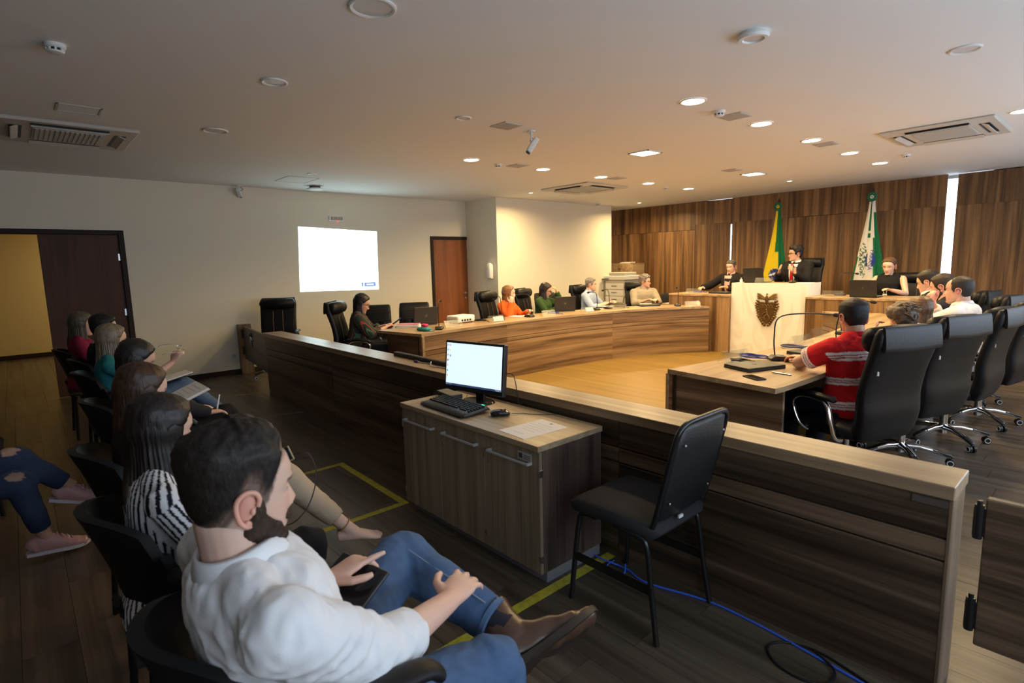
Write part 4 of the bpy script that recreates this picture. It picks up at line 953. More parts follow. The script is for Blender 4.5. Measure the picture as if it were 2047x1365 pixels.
        off = zm*tk*(1+amp*nz)-.006*(1-zm)
        lng = st_ in ('long', 'bob')
        if lng: off = off+zm*.0009*np.sin(A.ravel()*47+2.5*np.array([NZ.noise(V((q[0]*20, q[1]*20, 7))) for q in hv]))*sstep(np.hypot(x, y+.01), .012, .05)
        if hair.get('bald'): 
            bm_ = 1-sstep(z, .052, .074)*1.0*(y > -.06); off = np.where(bm_ < .5, -.006, off)
        pv = hv+dirv*off[:, None]; cc = np.tile(hc, (len(hv), 1))*(1+(.18*nz[:, None] if not lng else .5*np.array([NZ.noise(V((q*13, 1.2, 5.5+loc[0]))) for q in A.ravel()])[:, None]))
        if hair.get('fade'): cc = cc*(.5+.5*sstep(z-zh, .0, .06))[:, None]+(sk*.42)*(1-sstep(z-zh, .0, .045))[:, None]
        if hair.get('grey') is not None: gm = np.clip(.5+.8*nz, 0, 1)[:, None]*hair.get('greyamt', .7); cc = cc*(1-gm)+np.array(hair['grey'])*gm
        HX.add([tuple(Hc+HR @ V(p)) for p in pv], grid_faces(nv, nu), np.clip(cc, 0, 1))
        if st_ in ('long', 'bob'):
            zend = hair.get('len', -.36); na, nr2 = 110, 30; a0 = R(hair.get('open', 52)); outer = []; colr = []
            wd = hair.get('wide', 1.0); fwd = hair.get('fwd', 0)
            for thick in (0, 1):
                for i in range(nr2):
                    u = i/(nr2-1); zz = lerp(.075, zend, u)
                    for j in range(na):
                        q = j/(na-1); aa = a0+(2*math.pi-2*a0)*q; an = abs(math.degrees(math.atan2(math.sin(aa), math.cos(aa))))
                        zc = max(zz, -.03); ex = .018-.008*float(sstep(zz, .0, .07)); rx = float(interp(zc, HEADT, 3))+ex; ryb = -float(interp(zc, HEADT, 2))+ex; ryf = float(interp(zc, HEADT, 1))-.004
                        dn = max(0, -.02-zz); wv_ = NZ.noise(V((aa*4.2, zz*3, s*11+loc[0]*3)))
                        rx = rx+dn*.10*wd; ryb = ryb+dn*.12-.05*sstep(dn, .0, .2)*0
                        X_ = math.sin(aa)*rx; Y_ = (math.cos(aa)*ryf*.9 if math.cos(aa) > 0 else math.cos(aa)*ryb)-.006+fwd*dn
                        rp = (.006*NZ.noise(V((aa*9, zz*2.5, 3.3+loc[0])))+.0030*math.sin(aa*47+3*wv_))*float(sstep(-zz, -.04, .08))+.010*wv_*min(1, dn*5)
                        taper = 1-.28*sstep(u, .6, 1.0); f = (1+rp/.08)*(taper if dn > 0 else 1)-(.20 if thick else 0)
                        endz = zz+(.05*NZ.noise(V((aa*5, 9, loc[0])))*u if u > .7 else 0)
                        outer.append((X_*f, (Y_+.01)*f-.01, endz)); sh = 1+.55*NZ.noise(V((aa*13, zz*1.6, 5.5+loc[0])))
                        cq = hc*sh
                        if hair.get('tips') is not None: tq = sstep(u+.25*wv_, .35, .95); cq = cq*(1-tq)+np.array(hair['tips'])*sh*tq
                        colr.append(np.clip(cq, 0, 1))
            # head turns carry the hair; below the jaw it hangs straight down
            Q = HR.to_euler(); Ry = Matrix.Rotation(Q.z, 3, 'Z'); vv = []
            for p in outer:
                a_ = HR @ V(p); b_ = Ry @ V(p); w_ = float(sstep(-p[2], -.02, .10)); piv = HR @ V((p[0], p[1], 0)); b2 = piv*.6+(Ry @ V((p[0], p[1], 0)))*.4+V((0, 0, p[2])); vv.append(tuple(Hc+lerp(a_, b2, w_)))
            ff = []; M_ = na*nr2
            for i in range(nr2-1):
                for j in range(na-1):
                    k0 = i*na+j; ff.append((k0, k0+1, k0+na+1, k0+na)); k1 = M_+k0; ff.append((k1, k1+na, k1+na+1, k1+1))
            for j in range(na-1): k0 = (nr2-1)*na+j; ff.append((k0, k0+1, M_+k0+1, M_+k0)); ff.append((j, M_+j, M_+j+1, j+1))
            for i in range(nr2-1):
                for j in (0, na-1): k0 = i*na+j; q_ = (k0, k0+na, M_+k0+na, M_+k0); ff.append(q_ if j == 0 else q_[::-1])
            HX.add(vv, ff, np.array(colr))
        if st_ == 'bun':
            t = B(); rnd = random.Random(5)
            for j in range(26):
                a_ = rnd.uniform(0, 6.28); b_ = rnd.uniform(.018, .045); c0 = V((math.cos(a_)*.03, -.095-rnd.uniform(0,.02), .055+math.sin(a_)*.03))
                tube(t, smooth_path([c0, c0+V((math.cos(a_+1)*b_, -.02, math.sin(a_+1)*b_)), c0+V((math.cos(a_+2.4)*b_, -.01, math.sin(a_+2.4)*b_))], 4), .010, 6)
            for j in range(60):
                a_ = rnd.uniform(0, 6.28); e_ = rnd.uniform(.1, 1.2); p0 = V((math.sin(a_)*.08*math.cos(e_), math.cos(a_)*.09*math.cos(e_)-.01, .03+.09*math.sin(e_)))
                tube(t, smooth_path([p0, p0*1.12+V((0,-.03,.012)), p0*1.15+V((rnd.uniform(-.02,.02),-.07,rnd.uniform(-.02,.02)))], 3), [.006]*4+[.004]*2+[.002], 5)
            t.verts.index_update(); vs = [Hc+HR @ q.co for q in t.verts]; ff = [tuple(q.index for q in f.verts) for f in t.faces]; t.free(); HX.add(vs, ff, hc*1.25)
        HX.build('hair', HAIRM if st_ in ('long', 'bob', 'bun') else SHAIR, root)
        if beard:
            BX = Geo(); off = np.where(bm_ > 0, bm_*.0065*(1+.5*nz)-.003*(1-bm_), -.004) if True else 0
            off = bm_*.007*(1+.45*nz)-.004*(1-bm_); fm = (z < .03)
            pv = hv+dirv*off[:, None]; BX.add([tuple(Hc+HR @ V(p)) for p in pv], grid_faces(nv, nu), np.array(beard)*(1+.25*nz[:, None])); 
            BX.build('beard', SHAIR, root)
    # ---- top: shirt, jacket, blouse
    tp = top or dict(col=(.3,.3,.3)); infl = tp.get('infl', .012); bmT = B(); sl = tp.get('sleeve', 1.0)
    torso(bmT, infl, tp.get('bottom', -.09), .496, False)
    for sd in (1, -1): tube(bmT, [tb(.488, -.012, sd*.035), tb(.470, -.012, sd*SW*.55), tb(.436, -.008, sd*SW*(.96 if sl > 0 else .80))], [.036+infl*.7]*3, 12, up=fw)
    if sl > 0:
        for sd in (1, -1):
            S, E, W, f_ = arms[sd]; f_ = f_*(1+tp.get('loose', 0))
            ad = (E-S).normalized(); pts = [S-ad*(.048+infl*.6), S-ad*.032, S, lerp(S, E, .35), lerp(S, E, .8)]; rad = [.03, (.044+infl)*f_, (.055+infl)*f_, (.054+infl)*f_, (.050+infl)*f_]
            if sl <= .5: pts = pts[:3]+[lerp(S, E, sl), lerp(S, E, sl*2)]; rad[4] = (.054+infl)*f_
            else:
                e_ = (sl-.5)*2; pts += [E, lerp(E, W, .25*e_), lerp(E, W, .6*e_), lerp(E, W, e_)]; rad += [(.046+infl)*f_, (.048+infl)*f_, (.043+infl)*f_, (.034+infl+.010*(1-e_))*f_]
            tube(bmT, pts, rad, 16, up=V((0,0,1)) if abs((E-S).normalized().z) < .9 else fw)
    co, fs, nr = remesh(bmT, tvox or vox*1.1, tp.get('smooth', 4))
    if sl == 0 and False: pass
    co = folds(co, nr, tp.get('fold', .005), tp.get('fsc', 9), len(label))
    inv = np.array([[*rt], [*fw], [*up]]); loc3 = (co-np.array(P)) @ inv.T    # torso coordinates (right, forward, up)
    Sx = {}
    for sd in (1, -1):
        S, E, W, f_ = arms[sd]; a = np.array(S); b = np.array(E); d_ = b-a; t_ = np.clip(((co-a) @ d_)/(d_ @ d_), -.2, 1); da = np.linalg.norm(co-(a+t_[:, None]*d_), axis=1)
        a2 = np.array(E); d2 = np.array(W)-a2; t2 = np.clip(((co-a2) @ d2)/(d2 @ d2), 0, 1.2); d2_ = np.linalg.norm(co-(a2+t2[:, None]*d2), axis=1); Sx[sd] = (t_, da, t2, d2_, co-(a+t_[:, None]*d_), d_/np.linalg.norm(d_))
    base = np.tile(np.array(tp['col'], float), (len(co), 1))
    if tp.get('paint'): base = tp['paint'](loc3, co, Sx, base, SW)
    g = Geo(); g.add(co, fs, base); g.build(tp.get('name', 'shirt'), tp.get('mat', CLOTH), root)
    if tp.get('collar'):
        cc = tp['collar'] if not isinstance(tp['collar'], bool) else tp['col']; t = B(); n = 28; rows = []
        cb = Nk-up*.008
        for j in range(n+1):
            a_ = R(14)+(2*math.pi-R(28))*j/n; sx, cy_ = math.sin(a_), math.cos(a_); pt_ = max(0, cy_)**3
            hi = nr_*1.12; q = lambda r_, h, f: cb+rt*(sx*r_)+fw*(cy_*r_*.98+.004+f)+up*h
            rows.append([t.verts.new(q(hi+.008, -.012, 0)), t.verts.new(q(hi, .020, 0)), t.verts.new(q(hi+.001, .040-.018*pt_, .0)), t.verts.new(q(hi+.010, .036-.02*pt_, .004)), t.verts.new(q(hi+.021+.012*pt_, .002-.038*pt_, .008*pt_)), t.verts.new(q(hi+.012, .001-.03*pt_, 0))])
        for a_, b_ in zip(rows, rows[1:]):
            for j in range(6): t.faces.new((a_[j], a_[(j+1)%6], b_[(j+1)%6], b_[j]))
        t.faces.new(rows[0]); t.faces.new(rows[-1][::-1]); bmesh.ops.recalc_face_normals(t, faces=t.faces); t.verts.index_update()
        g = Geo(); g.add([q.co for q in t.verts], [tuple(q.index for q in f.verts) for f in t.faces], cc); t.free(); g.build('collar', tp.get('mat', CLOTH), root)
    if tp.get('front'):      # shirt panel and tie showing in an open jacket
        fc, tie = tp['front']; fz = .112+infl+.028
        t = B(); pts = [(-.072,.468),(.072,.468),(.046,.28),(.014,.08),(-.014,.08),(-.046,.28)]
        a_ = [t.verts.new(tb(h/k*1.0, fz+.008 if h < .4 else fz-.040, r_)) for r_, h in pts]; b_ = [t.verts.new(q.co-fw*.055) for q in a_]
        for j in range(6): t.faces.new((a_[j], a_[(j+1)%6], b_[(j+1)%6], b_[j]))
        t.faces.new((a_[0],a_[1],a_[2],a_[5])); t.faces.new((a_[5],a_[2],a_[3],a_[4])); t.faces.new(b_[::-1]); bmesh.ops.recalc_face_normals(t, faces=t.faces); t.verts.index_update()
        g = Geo(); g.add([q.co for q in t.verts], [tuple(q.index for q in f.verts) for f in t.faces], fc); t.free(); g.build('shirt_front', CLOTH, root, 0)
        if tie:
            t = B(); tube(t, [tb(.452, fz-.030, 0), tb(.425, fz-.006, 0), tb(.40, fz+.012, 0), tb(.28, fz+.020, 0), tb(.12, fz+.020, 0), tb(.09, fz+.014, 0)], [(.016,.008),(.020,.012),(.013,.007),(.024,.006),(.032,.006),(.004,.004)], 10, up=fw); t.verts.index_update()
            g = Geo(); g.add([q.co for q in t.verts], [tuple(q.index for q in f.verts) for f in t.faces], tie); t.free(); g.build('necktie', CLOTH, root)
    if tp.get('lanyard'):
        t = B(); q = fw*(.128+infl)
        for sd in (-1, 1): tube(t, smooth_path([tb(.485, -.03, sd*.062), tb(.46, .06, sd*.072), tb(.38, .122+infl, sd*.052), tb(.22, .126+infl, sd*.012)], 4), (.006, .002), 6, up=fw)
        t.verts.index_update(); g = Geo(); g.add([v_.co for v_ in t.verts], [tuple(v_.index for v_ in f.verts) for f in t.faces], tp['lanyard']); t.free(); ln = g.build('lanyard', CLOTH, root)
        t = B(); q = tb(.17, .134+infl, 0)
        M_ = Matrix((rt, fw, up)).transposed().to_4x4(); M_.translation = q; box(t, -.028, .028, -.002, .003, -.045, .045, M=M_); obj('badge', t, WHITE, ln)
    # ---- trousers
    if legs:
        bmP = B(); torso(bmP, .008, -.09, .06)
        for sd in (1, -1): leg(bmP, sd, .010, (legR if sd > 0 else legL or {}).get('cut', .97) if (legR if sd > 0 else legL) else .97)
        co, fs, nr = remesh(bmP, pvox or max(vox*1.3, .011), 2); co = folds(co, nr, pfold, 10, 3)
        base = np.tile(np.array(pants, float), (len(co), 1))
        if pants_paint: base = pants_paint(co, base, LG)
        g = Geo(); g.add(co, fs, base); g.build('trousers', DENIM, root)
        if shoes is not None:
            for sd in (1, -1):
                if sd in bare: continue
                shoe(root, LG[sd], shoes, sd, .95 if fem else 1.05)
    if glasses: spectacles(root, Hc, HR)
    return root, dict(Hc=Hc, HR=HR, arms=arms, legs=LG, tb=tb)
def shoe(root, L_, cols, sd, s=1.0, name='shoe', laces=None, sole=None, high=0, heel=False, pointed=0):
    H, Kn, An, toe = L_; f = V(toe).normalized(); u = (Kn-An); u = (u-f*u.dot(f)).normalized()
    q = lambda a, b: An+f*(a*s)+u*(b*s)
    t = B(); tip = .195 if not pointed else .203
    tube(t, smooth_path([q(-.075,-.055), q(-.062,-.045), q(-.02,-.03), q(.05,-.045), q(.11,-.060), q(.16,-.068), q(tip,-.073)], 3),
         [(.022,.022)]*1+[(.030,.038)]*2+[(.036,.048)]*3+[(.038,.054)]*3+[(.040,.042)]*3+[(.045,.030)]*3+[(.040-.008*pointed,.024)]*3+[(.016,.010)], 16, up=u, p=.85)
    if high: tube(t, [q(0,-.03), q(-.005,.0), q(-.01,.03*high), q(-.012,.075*high)], [(.042,.058),(.042,.054),(.042,.052),(.043,.054)], 16, up=f)
    else: tube(t, [q(-.012,-.035), q(-.014,0.0)], [(.038,.052),(.036,.05)], 14, up=f)
    co, fs, nr = remesh(t, .006, 2); g = Geo(); g.add(co, fs, cols); o = g.build(name, SHOE, root)
    t = B(); pl = [(-.088,-.028),(-.095,0),(-.088,.028),(-.03,.036),(.04,.038),(.10,.048),(.16,.046),(tip-.005,.028),(tip+.012,.0),(tip-.005,-.028),(.16,-.046),(.10,-.046),(.04,-.034),(-.03,-.034)]
    w = f.cross(u); lo = [t.verts.new(q(a, -.098 if (heel and a < 0) else -.094+(.012 if heel and a < .09 else 0)+.016*max(0,(a-.10)/.1)**2*(1 if pointed else .4))+w*(b*s)) for a, b in pl]; hi = [t.verts.new(q(a, -.076+.014*max(0,(a-.10)/.1)**2*(1 if pointed else .3))+w*(b*s)) for a, b in pl]; n = len(pl)
    for j in range(n): t.faces.new((lo[j], lo[(j+1)%n], hi[(j+1)%n], hi[j]))
    t.faces.new(lo[::-1]); t.faces.new(hi); bmesh.ops.recalc_face_normals(t, faces=t.faces)
    so = obj('sole', t, mat('sole_%.2f' % (sole or (.03,))[0], sole or (.03,.02,.015), .5), o, smooth=40)
    if laces:
        t = B()
        for j in range(4):
            a = .045+j*.022; tube(t, [q(a, .004-.012*j)-w*.02*s, q(a+.008, .014-.013*j), q(a+.012, .004-.012*j)+w*.02*s], .0035, 6)
        obj('lace', t, laces, o)
    return o
def spectacles(root, Hc, HR, m=None, name='eyeglasses'):
    t = B(); Q = lambda p: Hc+HR @ V(p)
    for sd in (-1, 1):
        tube(t, [Q((sd*.033+.025*math.copysign(abs(math.cos(w))**.7, math.cos(w)), .099, .001+.019*math.copysign(abs(math.sin(w))**.7, math.sin(w)))) for w in [R(22.5*i) for i in range(16)]], .0022, 6, closed=True, up=HR @ V((0,1,0)))
        tube(t, [Q((sd*.058, .098, .008)), Q((sd*.076, .06, .008)), Q((sd*.079, .0, .006)), Q((sd*.078, -.02, -.006))], .002, 6)
    tube(t, [Q((-.009, .100, .006)), Q((0, .103, .009)), Q((.009, .100, .006))], .002, 6)
    return obj(name, t, m or GLS, root, smooth=60)
# ---------------------------------------------------------------- who sits where
def polo(loc3, co, Sx, base, SW):
    w, r = np.array((.82,.80,.78)), np.array((.60,.015,.02)); out = np.tile(r, (len(co), 1)); u = loc3[:, 2]
    arm = {}
    sl = np.zeros(len(co), bool)
    for sd in (1, -1): sl |= (Sx[sd][1] < .095) & (Sx[sd][0] > .12) & (np.abs(loc3[:, 0]) > SW*.86)
    def band(t, c, h):
        b = np.abs(t-c) < h; thin = (np.abs(t-c-.28*h) < .10*h) | (np.abs(t-c+.28*h) < .10*h); return b & ~thin
    tor = band(u, .375, .030) | band(u, .205, .024) | band(u, .045, .026)
    ts = np.where(np.abs(Sx[1][1]) < np.abs(Sx[-1][1]), Sx[1][0], Sx[-1][0]); slv = band(ts, .62, .085)
    m = np.where(sl, slv, tor); out[m] = w; return out
def stripes(loc3, co, Sx, base, SW):
    q = np.arctan2(loc3[:, 0], -loc3[:, 1]+.02)*.155; out = np.tile(np.array((.80,.80,.82)), (len(co), 1))
    for sd in (1, -1):
        t_, da, t2, d2_, r_, ax_ = Sx[sd]; e1 = np.cross(ax_, (0, 1, 0)); e1 /= np.linalg.norm(e1); e2 = np.cross(ax_, e1)
        m = (da < .085) & (t_ > .02) & (np.abs(loc3[:, 0]) > SW*.8); q = np.where(m, np.arctan2(r_ @ e1, r_ @ e2)*.066, q)
    out[((q/.0225) % 1) < .42] = (.010,.010,.018); return out
def pin(loc3, co, Sx, base, SW):
    out = base.copy(); ph = (loc3[:, 0]/.05+loc3[:, 2]*2) % 1; out[ph < .10] = (.30,.06,.03); out[(ph > .3) & (ph < .38)] = (.07,.16,.10); return out
def jeans_fade(co, base, LG):
    out = base.copy()
    for sd in LG:
        H, Kn, An, toe = LG[sd]; 
        for p_, r_ in ((lerp(H, Kn, .6), .10), (Kn, .07), (lerp(Kn, An, .4), .07)):
            w = np.exp(-(np.linalg.norm(co-np.array(p_), axis=1)/r_)**2)[:, None]; out = out*(1-.35*w)+np.array((.20,.29,.42))*.35*w
    n_ = np.array([NZ.noise(V(p)*45) for p in co])[:, None]; return np.clip(out*(1+.16*n_), 0, 1)
def torn(co, base, LG):
    out = jeans_fade(co, base, LG)
    for sd, f in ((1, .96), (-1, .98), (1, .70)):
        H, Kn, An, toe = LG[sd]; c_ = np.array(lerp(H, Kn, f))+np.array((.02, .0, .055)); d_ = (co-c_)*np.array((1, 1, 1.6)); n_ = np.array([NZ.noise(V(p)*60) for p in co])*.012
        m = np.linalg.norm(d_, axis=1)+n_ < .045; out[m] = (.55,.36,.28)
    return out
LEANS = dict()
# --- foreground row, looking along +y towards the meeting
man, mi = person('bearded man in white shirt and blue jeans, nearest of the audience', (-1.20, .385, 0), 0, 1.07, lean=-.21, seatz=.405, tk=.90, hair=dict(style='short', col=(.018,.013,.010), top=.026, sides=.007, fade=True, quiff=.016, rough=.16), beard=(.040,.022,.014), skin='fair', head=(.06,-.10,0), neckf=.0,
    top=dict(col=(.80,.80,.81), sleeve=.69, collar=True, fold=.0115, fsc=13, infl=.013, name='shirt', loose=.03, smooth=14), pants=(.062,.115,.23), pants_paint=jeans_fade, vox=.0052, hd=(104, 92), pvox=.008, pfold=.010,
    armR=dict(w=(.056, .36, .655), pole=(.25, -.3, -1), d=(-.45, .86, -.02), n=(.35, -.10, .93), curl=[.32,.30,.32,.40], spread=.30, thumb=.3), armL=dict(w=(-.215, .165, .672), pole=(-.9, -.3, -.3), d=(.05, .93, .25), n=(-.1, -.2, 1), curl=[.06,.72,.85,.9], spread=.1),
    legL=dict(k=(-.318, .44, .590), a=(.056, .555, .475), t=(.22, .93, .22), cut=.86), legR=dict(k=(.12, .44, .465), a=(.20, .48, .085), t=(.05, 1, -.02)), shoes=None)
BOOT = (.085,.042,.024)
shoe(man, mi['legs'][-1], BOOT, -1, 1.14, 'boot', sole=(.03,.018,.012), high=1, heel=True, pointed=1); shoe(man, mi['legs'][1], BOOT, 1, 1.15, 'boot', sole=(.03,.018,.012), high=1, heel=True, pointed=1)
H, Kn, An, toe = mi['legs'][-1]; up_ = V((.35,-.2,.9)); sd_ = (An-Kn).normalized()
STI = mat('denim_seam', (.20,.26,.36), .8)
t = B(); tube(t, [lerp(Kn, An, q)+V((.10,-.35,.93)).normalized()*(.077-.016*q) for q in (.08,.25,.45,.65,.84)], .0028, 6); obj('seam', t, STI, man, smooth=60)
t = B(); q0 = lerp(Kn, An, .835); tube(t, [q0, lerp(Kn, An, .868)], .0615, 24); obj('hem', t, mat('denim_hem', (.085,.15,.28), .85, bump=.3, bscale=300), man, smooth=60)
for sd in (-1, 1):   # dark socks
    H, Kn, An, toe = mi['legs'][sd]; t = B(); tube(t, [lerp(Kn, An, .78), lerp(Kn, An, .98)], .044, 14); obj('sock', t, mat('dark_sock', (.012,.012,.02), .9), man, smooth=60)
S_, E_, W_, _f = mi['arms'][1]; t = B(); q0 = lerp(E_, W_, .385); tube(t, [lerp(E_, W_, .30), lerp(E_, W_, .395)], [.0585,.0545], 22); obj('cuff', t, mat('cuff_cloth', (.80,.80,.81), .85, bump=.15, bscale=120), man, smooth=60)
stw, sti = person('woman in black and white striped blouse with long straight dark hair', (-2.06, .27, 0), 0, .945, fem=True, lean=.02, hair=dict(style='long', col=(.016,.012,.010), len=-.37, open=62, tips=(.10,.075,.05)), skin='fair', head=(.30, -.14, 0),
    top=dict(col=(.78,.78,.8), sleeve=.55, fold=.004, infl=.014, name='blouse', paint=stripes), tvox=.0048, pants=(.012,.012,.014), armR=dict(w=(.10, .34, .63)), armL=dict(w=(-.14, .33, .64)), legR=dict(k=(.02, .50, .56)), vox=.007, hd=(72, 64))
brw, bri = person('woman with straight brown hair in beige trousers', (-2.82, .31, 0), 0, .95, fem=True, lean=.06, hair=dict(style='long', col=(.055,.026,.014), len=-.42, open=66, tips=(.05,.03,.022)), skin='fair', head=(.22, -.24, 0),
    top=dict(col=(.03,.02,.02), sleeve=.9, name='blouse'), pants=(.50,.38,.26), armR=dict(w=(.20, .44, .68)), armL=dict(w=(-.05, .40, .70)), legR=dict(k=(.26, .56, .66), a=(.33, .84, .32), t=(.30, 1, -.10), cut=.80), legL=dict(k=(.0, .50, .53), a=(.12, .55, .09)), bare=(1,), vox=.007, hd=(64, 58))
H, Kn, An, toe = bri['legs'][1]; t = B(); ax_ = (An-Kn).normalized(); e1 = ax_.orthogonal().normalized(); e2 = ax_.cross(e1)
tube(t, [An-ax_*.03+(e1*math.cos(w)+e2*math.sin(w))*.039 for w in [R(24*i) for i in range(15)]], .0035, 6, closed=True, up=ax_); obj('anklet', t, mat('tan_strap', (.35,.18,.08), .5), brw, smooth=60)
drk, dri = person('woman with dark hair in black trousers writing in a white notebook', (-3.92, .42, 0), 0, .95, fem=True, lean=.10, hair=dict(style='long', col=(.018,.014,.013), len=-.36, open=70), skin='light', head=(.05, -.40, 0),
    top=dict(col=(.02,.02,.025), sleeve=1.0, name='blouse'), pants=(.010,.010,.012), armR=dict(w=(-.02, .50, .69), d=(-.1, 1, -.1)), armL=dict(w=(-.22, .42, .72)), legR=dict(k=(-.14, .60, .65), a=(-.16, .80, .30), t=(0,.9,-.4)), vox=.007)
bld, bli = person('blonde woman in jeans, holding her glasses in a raised hand', (-5.15, .46, 0), 0, .955, fem=True, lean=.06, hair=dict(style='long', col=(.20,.155,.10), len=-.36, open=64, tips=(.28,.22,.15)), skin='fair', head=(.20, -.12, 0),
    top=dict(col=(.03,.22,.25), sleeve=.6, name='blouse'), pants=(.075,.125,.215), pants_paint=jeans_fade, armR=dict(w=(.22, .42, .93), pole=(.5,.2,-1), d=(.1, .55, .8), n=(.5,-.8,.3), curl=.9), armL=dict(w=(-.10, .40, .66)), legR=dict(k=(.02, .53, .69), a=(.0, .80, .41), t=(0,.96,-.15), cut=.9), shoes=None, vox=.007)
SN = (.03,.03,.035)
for sd in (1, -1): shoe(bld, bli['legs'][sd], SN, sd, .98, 'sneaker', laces=WHITE, sole=(.7,.7,.68))
hid, _ = person('person with short black hair, half hidden behind the blonde woman', (-5.98, .50, 0), 0, .95, lean=.05, hair=dict(style='short', col=(.010,.009,.009), top=.024, sides=.014), head=(0, -.08, 0), top=dict(col=(.02,.02,.025), name='shirt'), pants=(.02,.02,.025), vox=.009)
gry, _ = person('woman with ash blonde hair at far end of the front row', (-6.9, .42, 0), 0, .965, fem=True, lean=.03, hair=dict(style='long', col=(.085,.07,.05), len=-.34, open=60, tips=(.12,.10,.07)), head=(.0, -.08, 0), top=dict(col=(.25,.02,.06), name='blouse'), pants=(.02,.02,.03), vox=.009)
trn, tri = person('person in torn dark blue jeans and pink sneakers, sitting behind the front row', (-4.02, -.62, 0), 0, .96, fem=True, lean=-.05, hair=dict(style='long', col=(.03,.02,.015), len=-.3), top=dict(col=(.04,.04,.05), name='blouse'), pants=(.022,.035,.085), pants_paint=torn, pvox=.009,
    legR=dict(k=(-.04, .55, .60), a=(.0, .78, .38), t=(.1, .9, -.30), cut=.86), legL=dict(k=(.03, .55, .46), a=(.03, .63, .12), t=(.05, 1, -.05), cut=.84), shoes=None, vox=.009, bare=())
PINK = (.55,.30,.30)
for sd in (1, -1):
    shoe(trn, tri['legs'][sd], PINK, sd, 1.0, 'sneaker', laces=mat('pink_lace', (.6,.35,.36), .7), sole=(.62,.58,.66))
    H, Kn, An, toe = tri['legs'][sd]; t = B(); tube(t, [lerp(Kn, An, .80), lerp(Kn, An, 1.02)], .036, 12); obj('ankle', t, mat('ankle_skin', (.5,.3,.22), .55), trn, smooth=60)
# --- behind the railing, left curved desk
person('dark-haired woman with glasses looking at her phone behind the railing', (-6.73, 3.24, 0), face(.42, .91), 1.0, fem=True, lean=.18, hair=dict(style='long', col=(.014,.011,.010), len=-.33, open=74, wide=.7), skin='tan', head=(-.1, -.38, 0), glasses=True,
    top=dict(col=(.030,.038,.034), sleeve=.78, fold=.006, infl=.018, name='blouse', paint=pin, loose=.25), pants=(.02,.02,.02), armR=dict(w=(.10, .40, .80), curl=.7), armL=dict(w=(-.06, .42, .81), curl=.7), vox=.008)
FD = face(.93, .35)
person('woman with short auburn hair in an orange shirt, hand at her chin', (-6.62, 5.76, 0), FD, .99, fem=True, lean=.10, hair=dict(style='bob', col=(.22,.10,.04), len=-.17, open=58, tips=(.30,.15,.06)), skin='fair', head=(.42, -.02, 0),
    top=dict(col=(.72,.115,.018), sleeve=1.0, infl=.018, fold=.006, collar=(.72,.115,.018), name='shirt', lanyard=(.6,.6,.65)), armR=dict(w=(.16, .20, .99), pole=(.5, .6, -1), d=(-.2,.1,.9), n=(.6,.7,.2), curl=.8), armL=dict(w=(-.12, .36, .84), curl=.7), vox=.008)
person('woman with long dark hair in a green blouse, hand at her forehead', (-6.80, 6.72, 0), FD, 1.0, fem=True, lean=.16, hair=dict(style='long', col=(.022,.013,.010), len=-.38, open=60, wide=.8), skin='tan', head=(.25, -.34, 0), glasses=True,
    top=dict(col=(.035,.075,.022), sleeve=1.0, infl=.014, name='blouse'), armR=dict(w=(.06, .40, .84)), armL=dict(w=(-.15, .26, 1.08), pole=(-.5,.5,-1), d=(.5,-.1,.8), n=(-.2,1,.2), curl=.8), vox=.008)
person('grey-haired man in a light blue shirt at the left desk', (-6.80, 7.95, 0), FD, 1.0, lean=.10, hair=dict(style='short', col=(.10,.09,.08), top=.018, sides=.008, grey=(.36,.34,.32)), skin='light', head=(.30, -.04, 0), stubble=.35,
    top=dict(col=(.34,.42,.60), sleeve=.72, collar=True, name='shirt', fold=.006), armR=dict(w=(.16, .42, .83), curl=.5), armL=dict(w=(-.14, .42, .83), curl=.6), vox=.008)
person('man with curly grey hair and glasses in a beige shirt, looking right', (-6.42, 9.18, 0), face(.75, -.5), 1.01, lean=.12, hair=dict(style='short', col=(.13,.115,.10), top=.034, sides=.016, rough=.45, freq=50, grey=(.34,.31,.28)), skin='pink', head=(.85, .0, 0), glasses=True, stubble=.3,
    top=dict(col=(.36,.31,.24), sleeve=.78, collar=True, name='shirt', fold=.007, infl=.018), armR=dict(w=(.10, .42, .83), curl=.5), armL=dict(w=(-.10, .45, .83), curl=.6), vox=.008)
# --- the chair's table
JK = (.014,.013,.014)
person('man in dark jacket and pink shirt at the left side desk', (-5.0, 9.98, .26), face(-.12, -1), 1.0, lean=.02, hair=dict(style='short', col=(.05,.042,.036), top=.016, sides=.007, grey=(.16,.15,.14)), skin='light', head=(.05, -.14, 0), stubble=.3,
    top=dict(col=JK, name='jacket', front=((.62,.36,.33), None), lanyard=(.05,.06,.2), infl=.018, collar=(.62,.36,.33)), armR=dict(w=(.34, .40, .80), pole=(.6,-.3,-.4), curl=.5), armL=dict(w=(-.14, .34, .80)), vox=.008)
person('man in dark suit and red tie speaking with both hands raised', (-3.86, 9.98, .42), face(-.05, -1), 1.035, lean=.03, hair=dict(style='short', col=(.012,.010,.009), top=.036, sides=.018, rough=.5, freq=55), skin='tan', head=(-.72, .0, 0), glasses=True,
    top=dict(col=JK, name='jacket', front=((.75,.74,.74), (.45,.01,.02)), lanyard=(.25,.3,.55), infl=.018, collar=(.75,.74,.74)), armR=dict(w=(.13, .33, .88), pole=(.35,-.3,-1), d=(-.35,.55,.65), n=(.8,.4,.1), curl=.28, spread=.25), armL=dict(w=(-.13, .34, .87), pole=(-.35,-.3,-1), d=(.35,.5,.7), n=(-.8,.5,.1), curl=.3, spread=.25), vox=.0075)
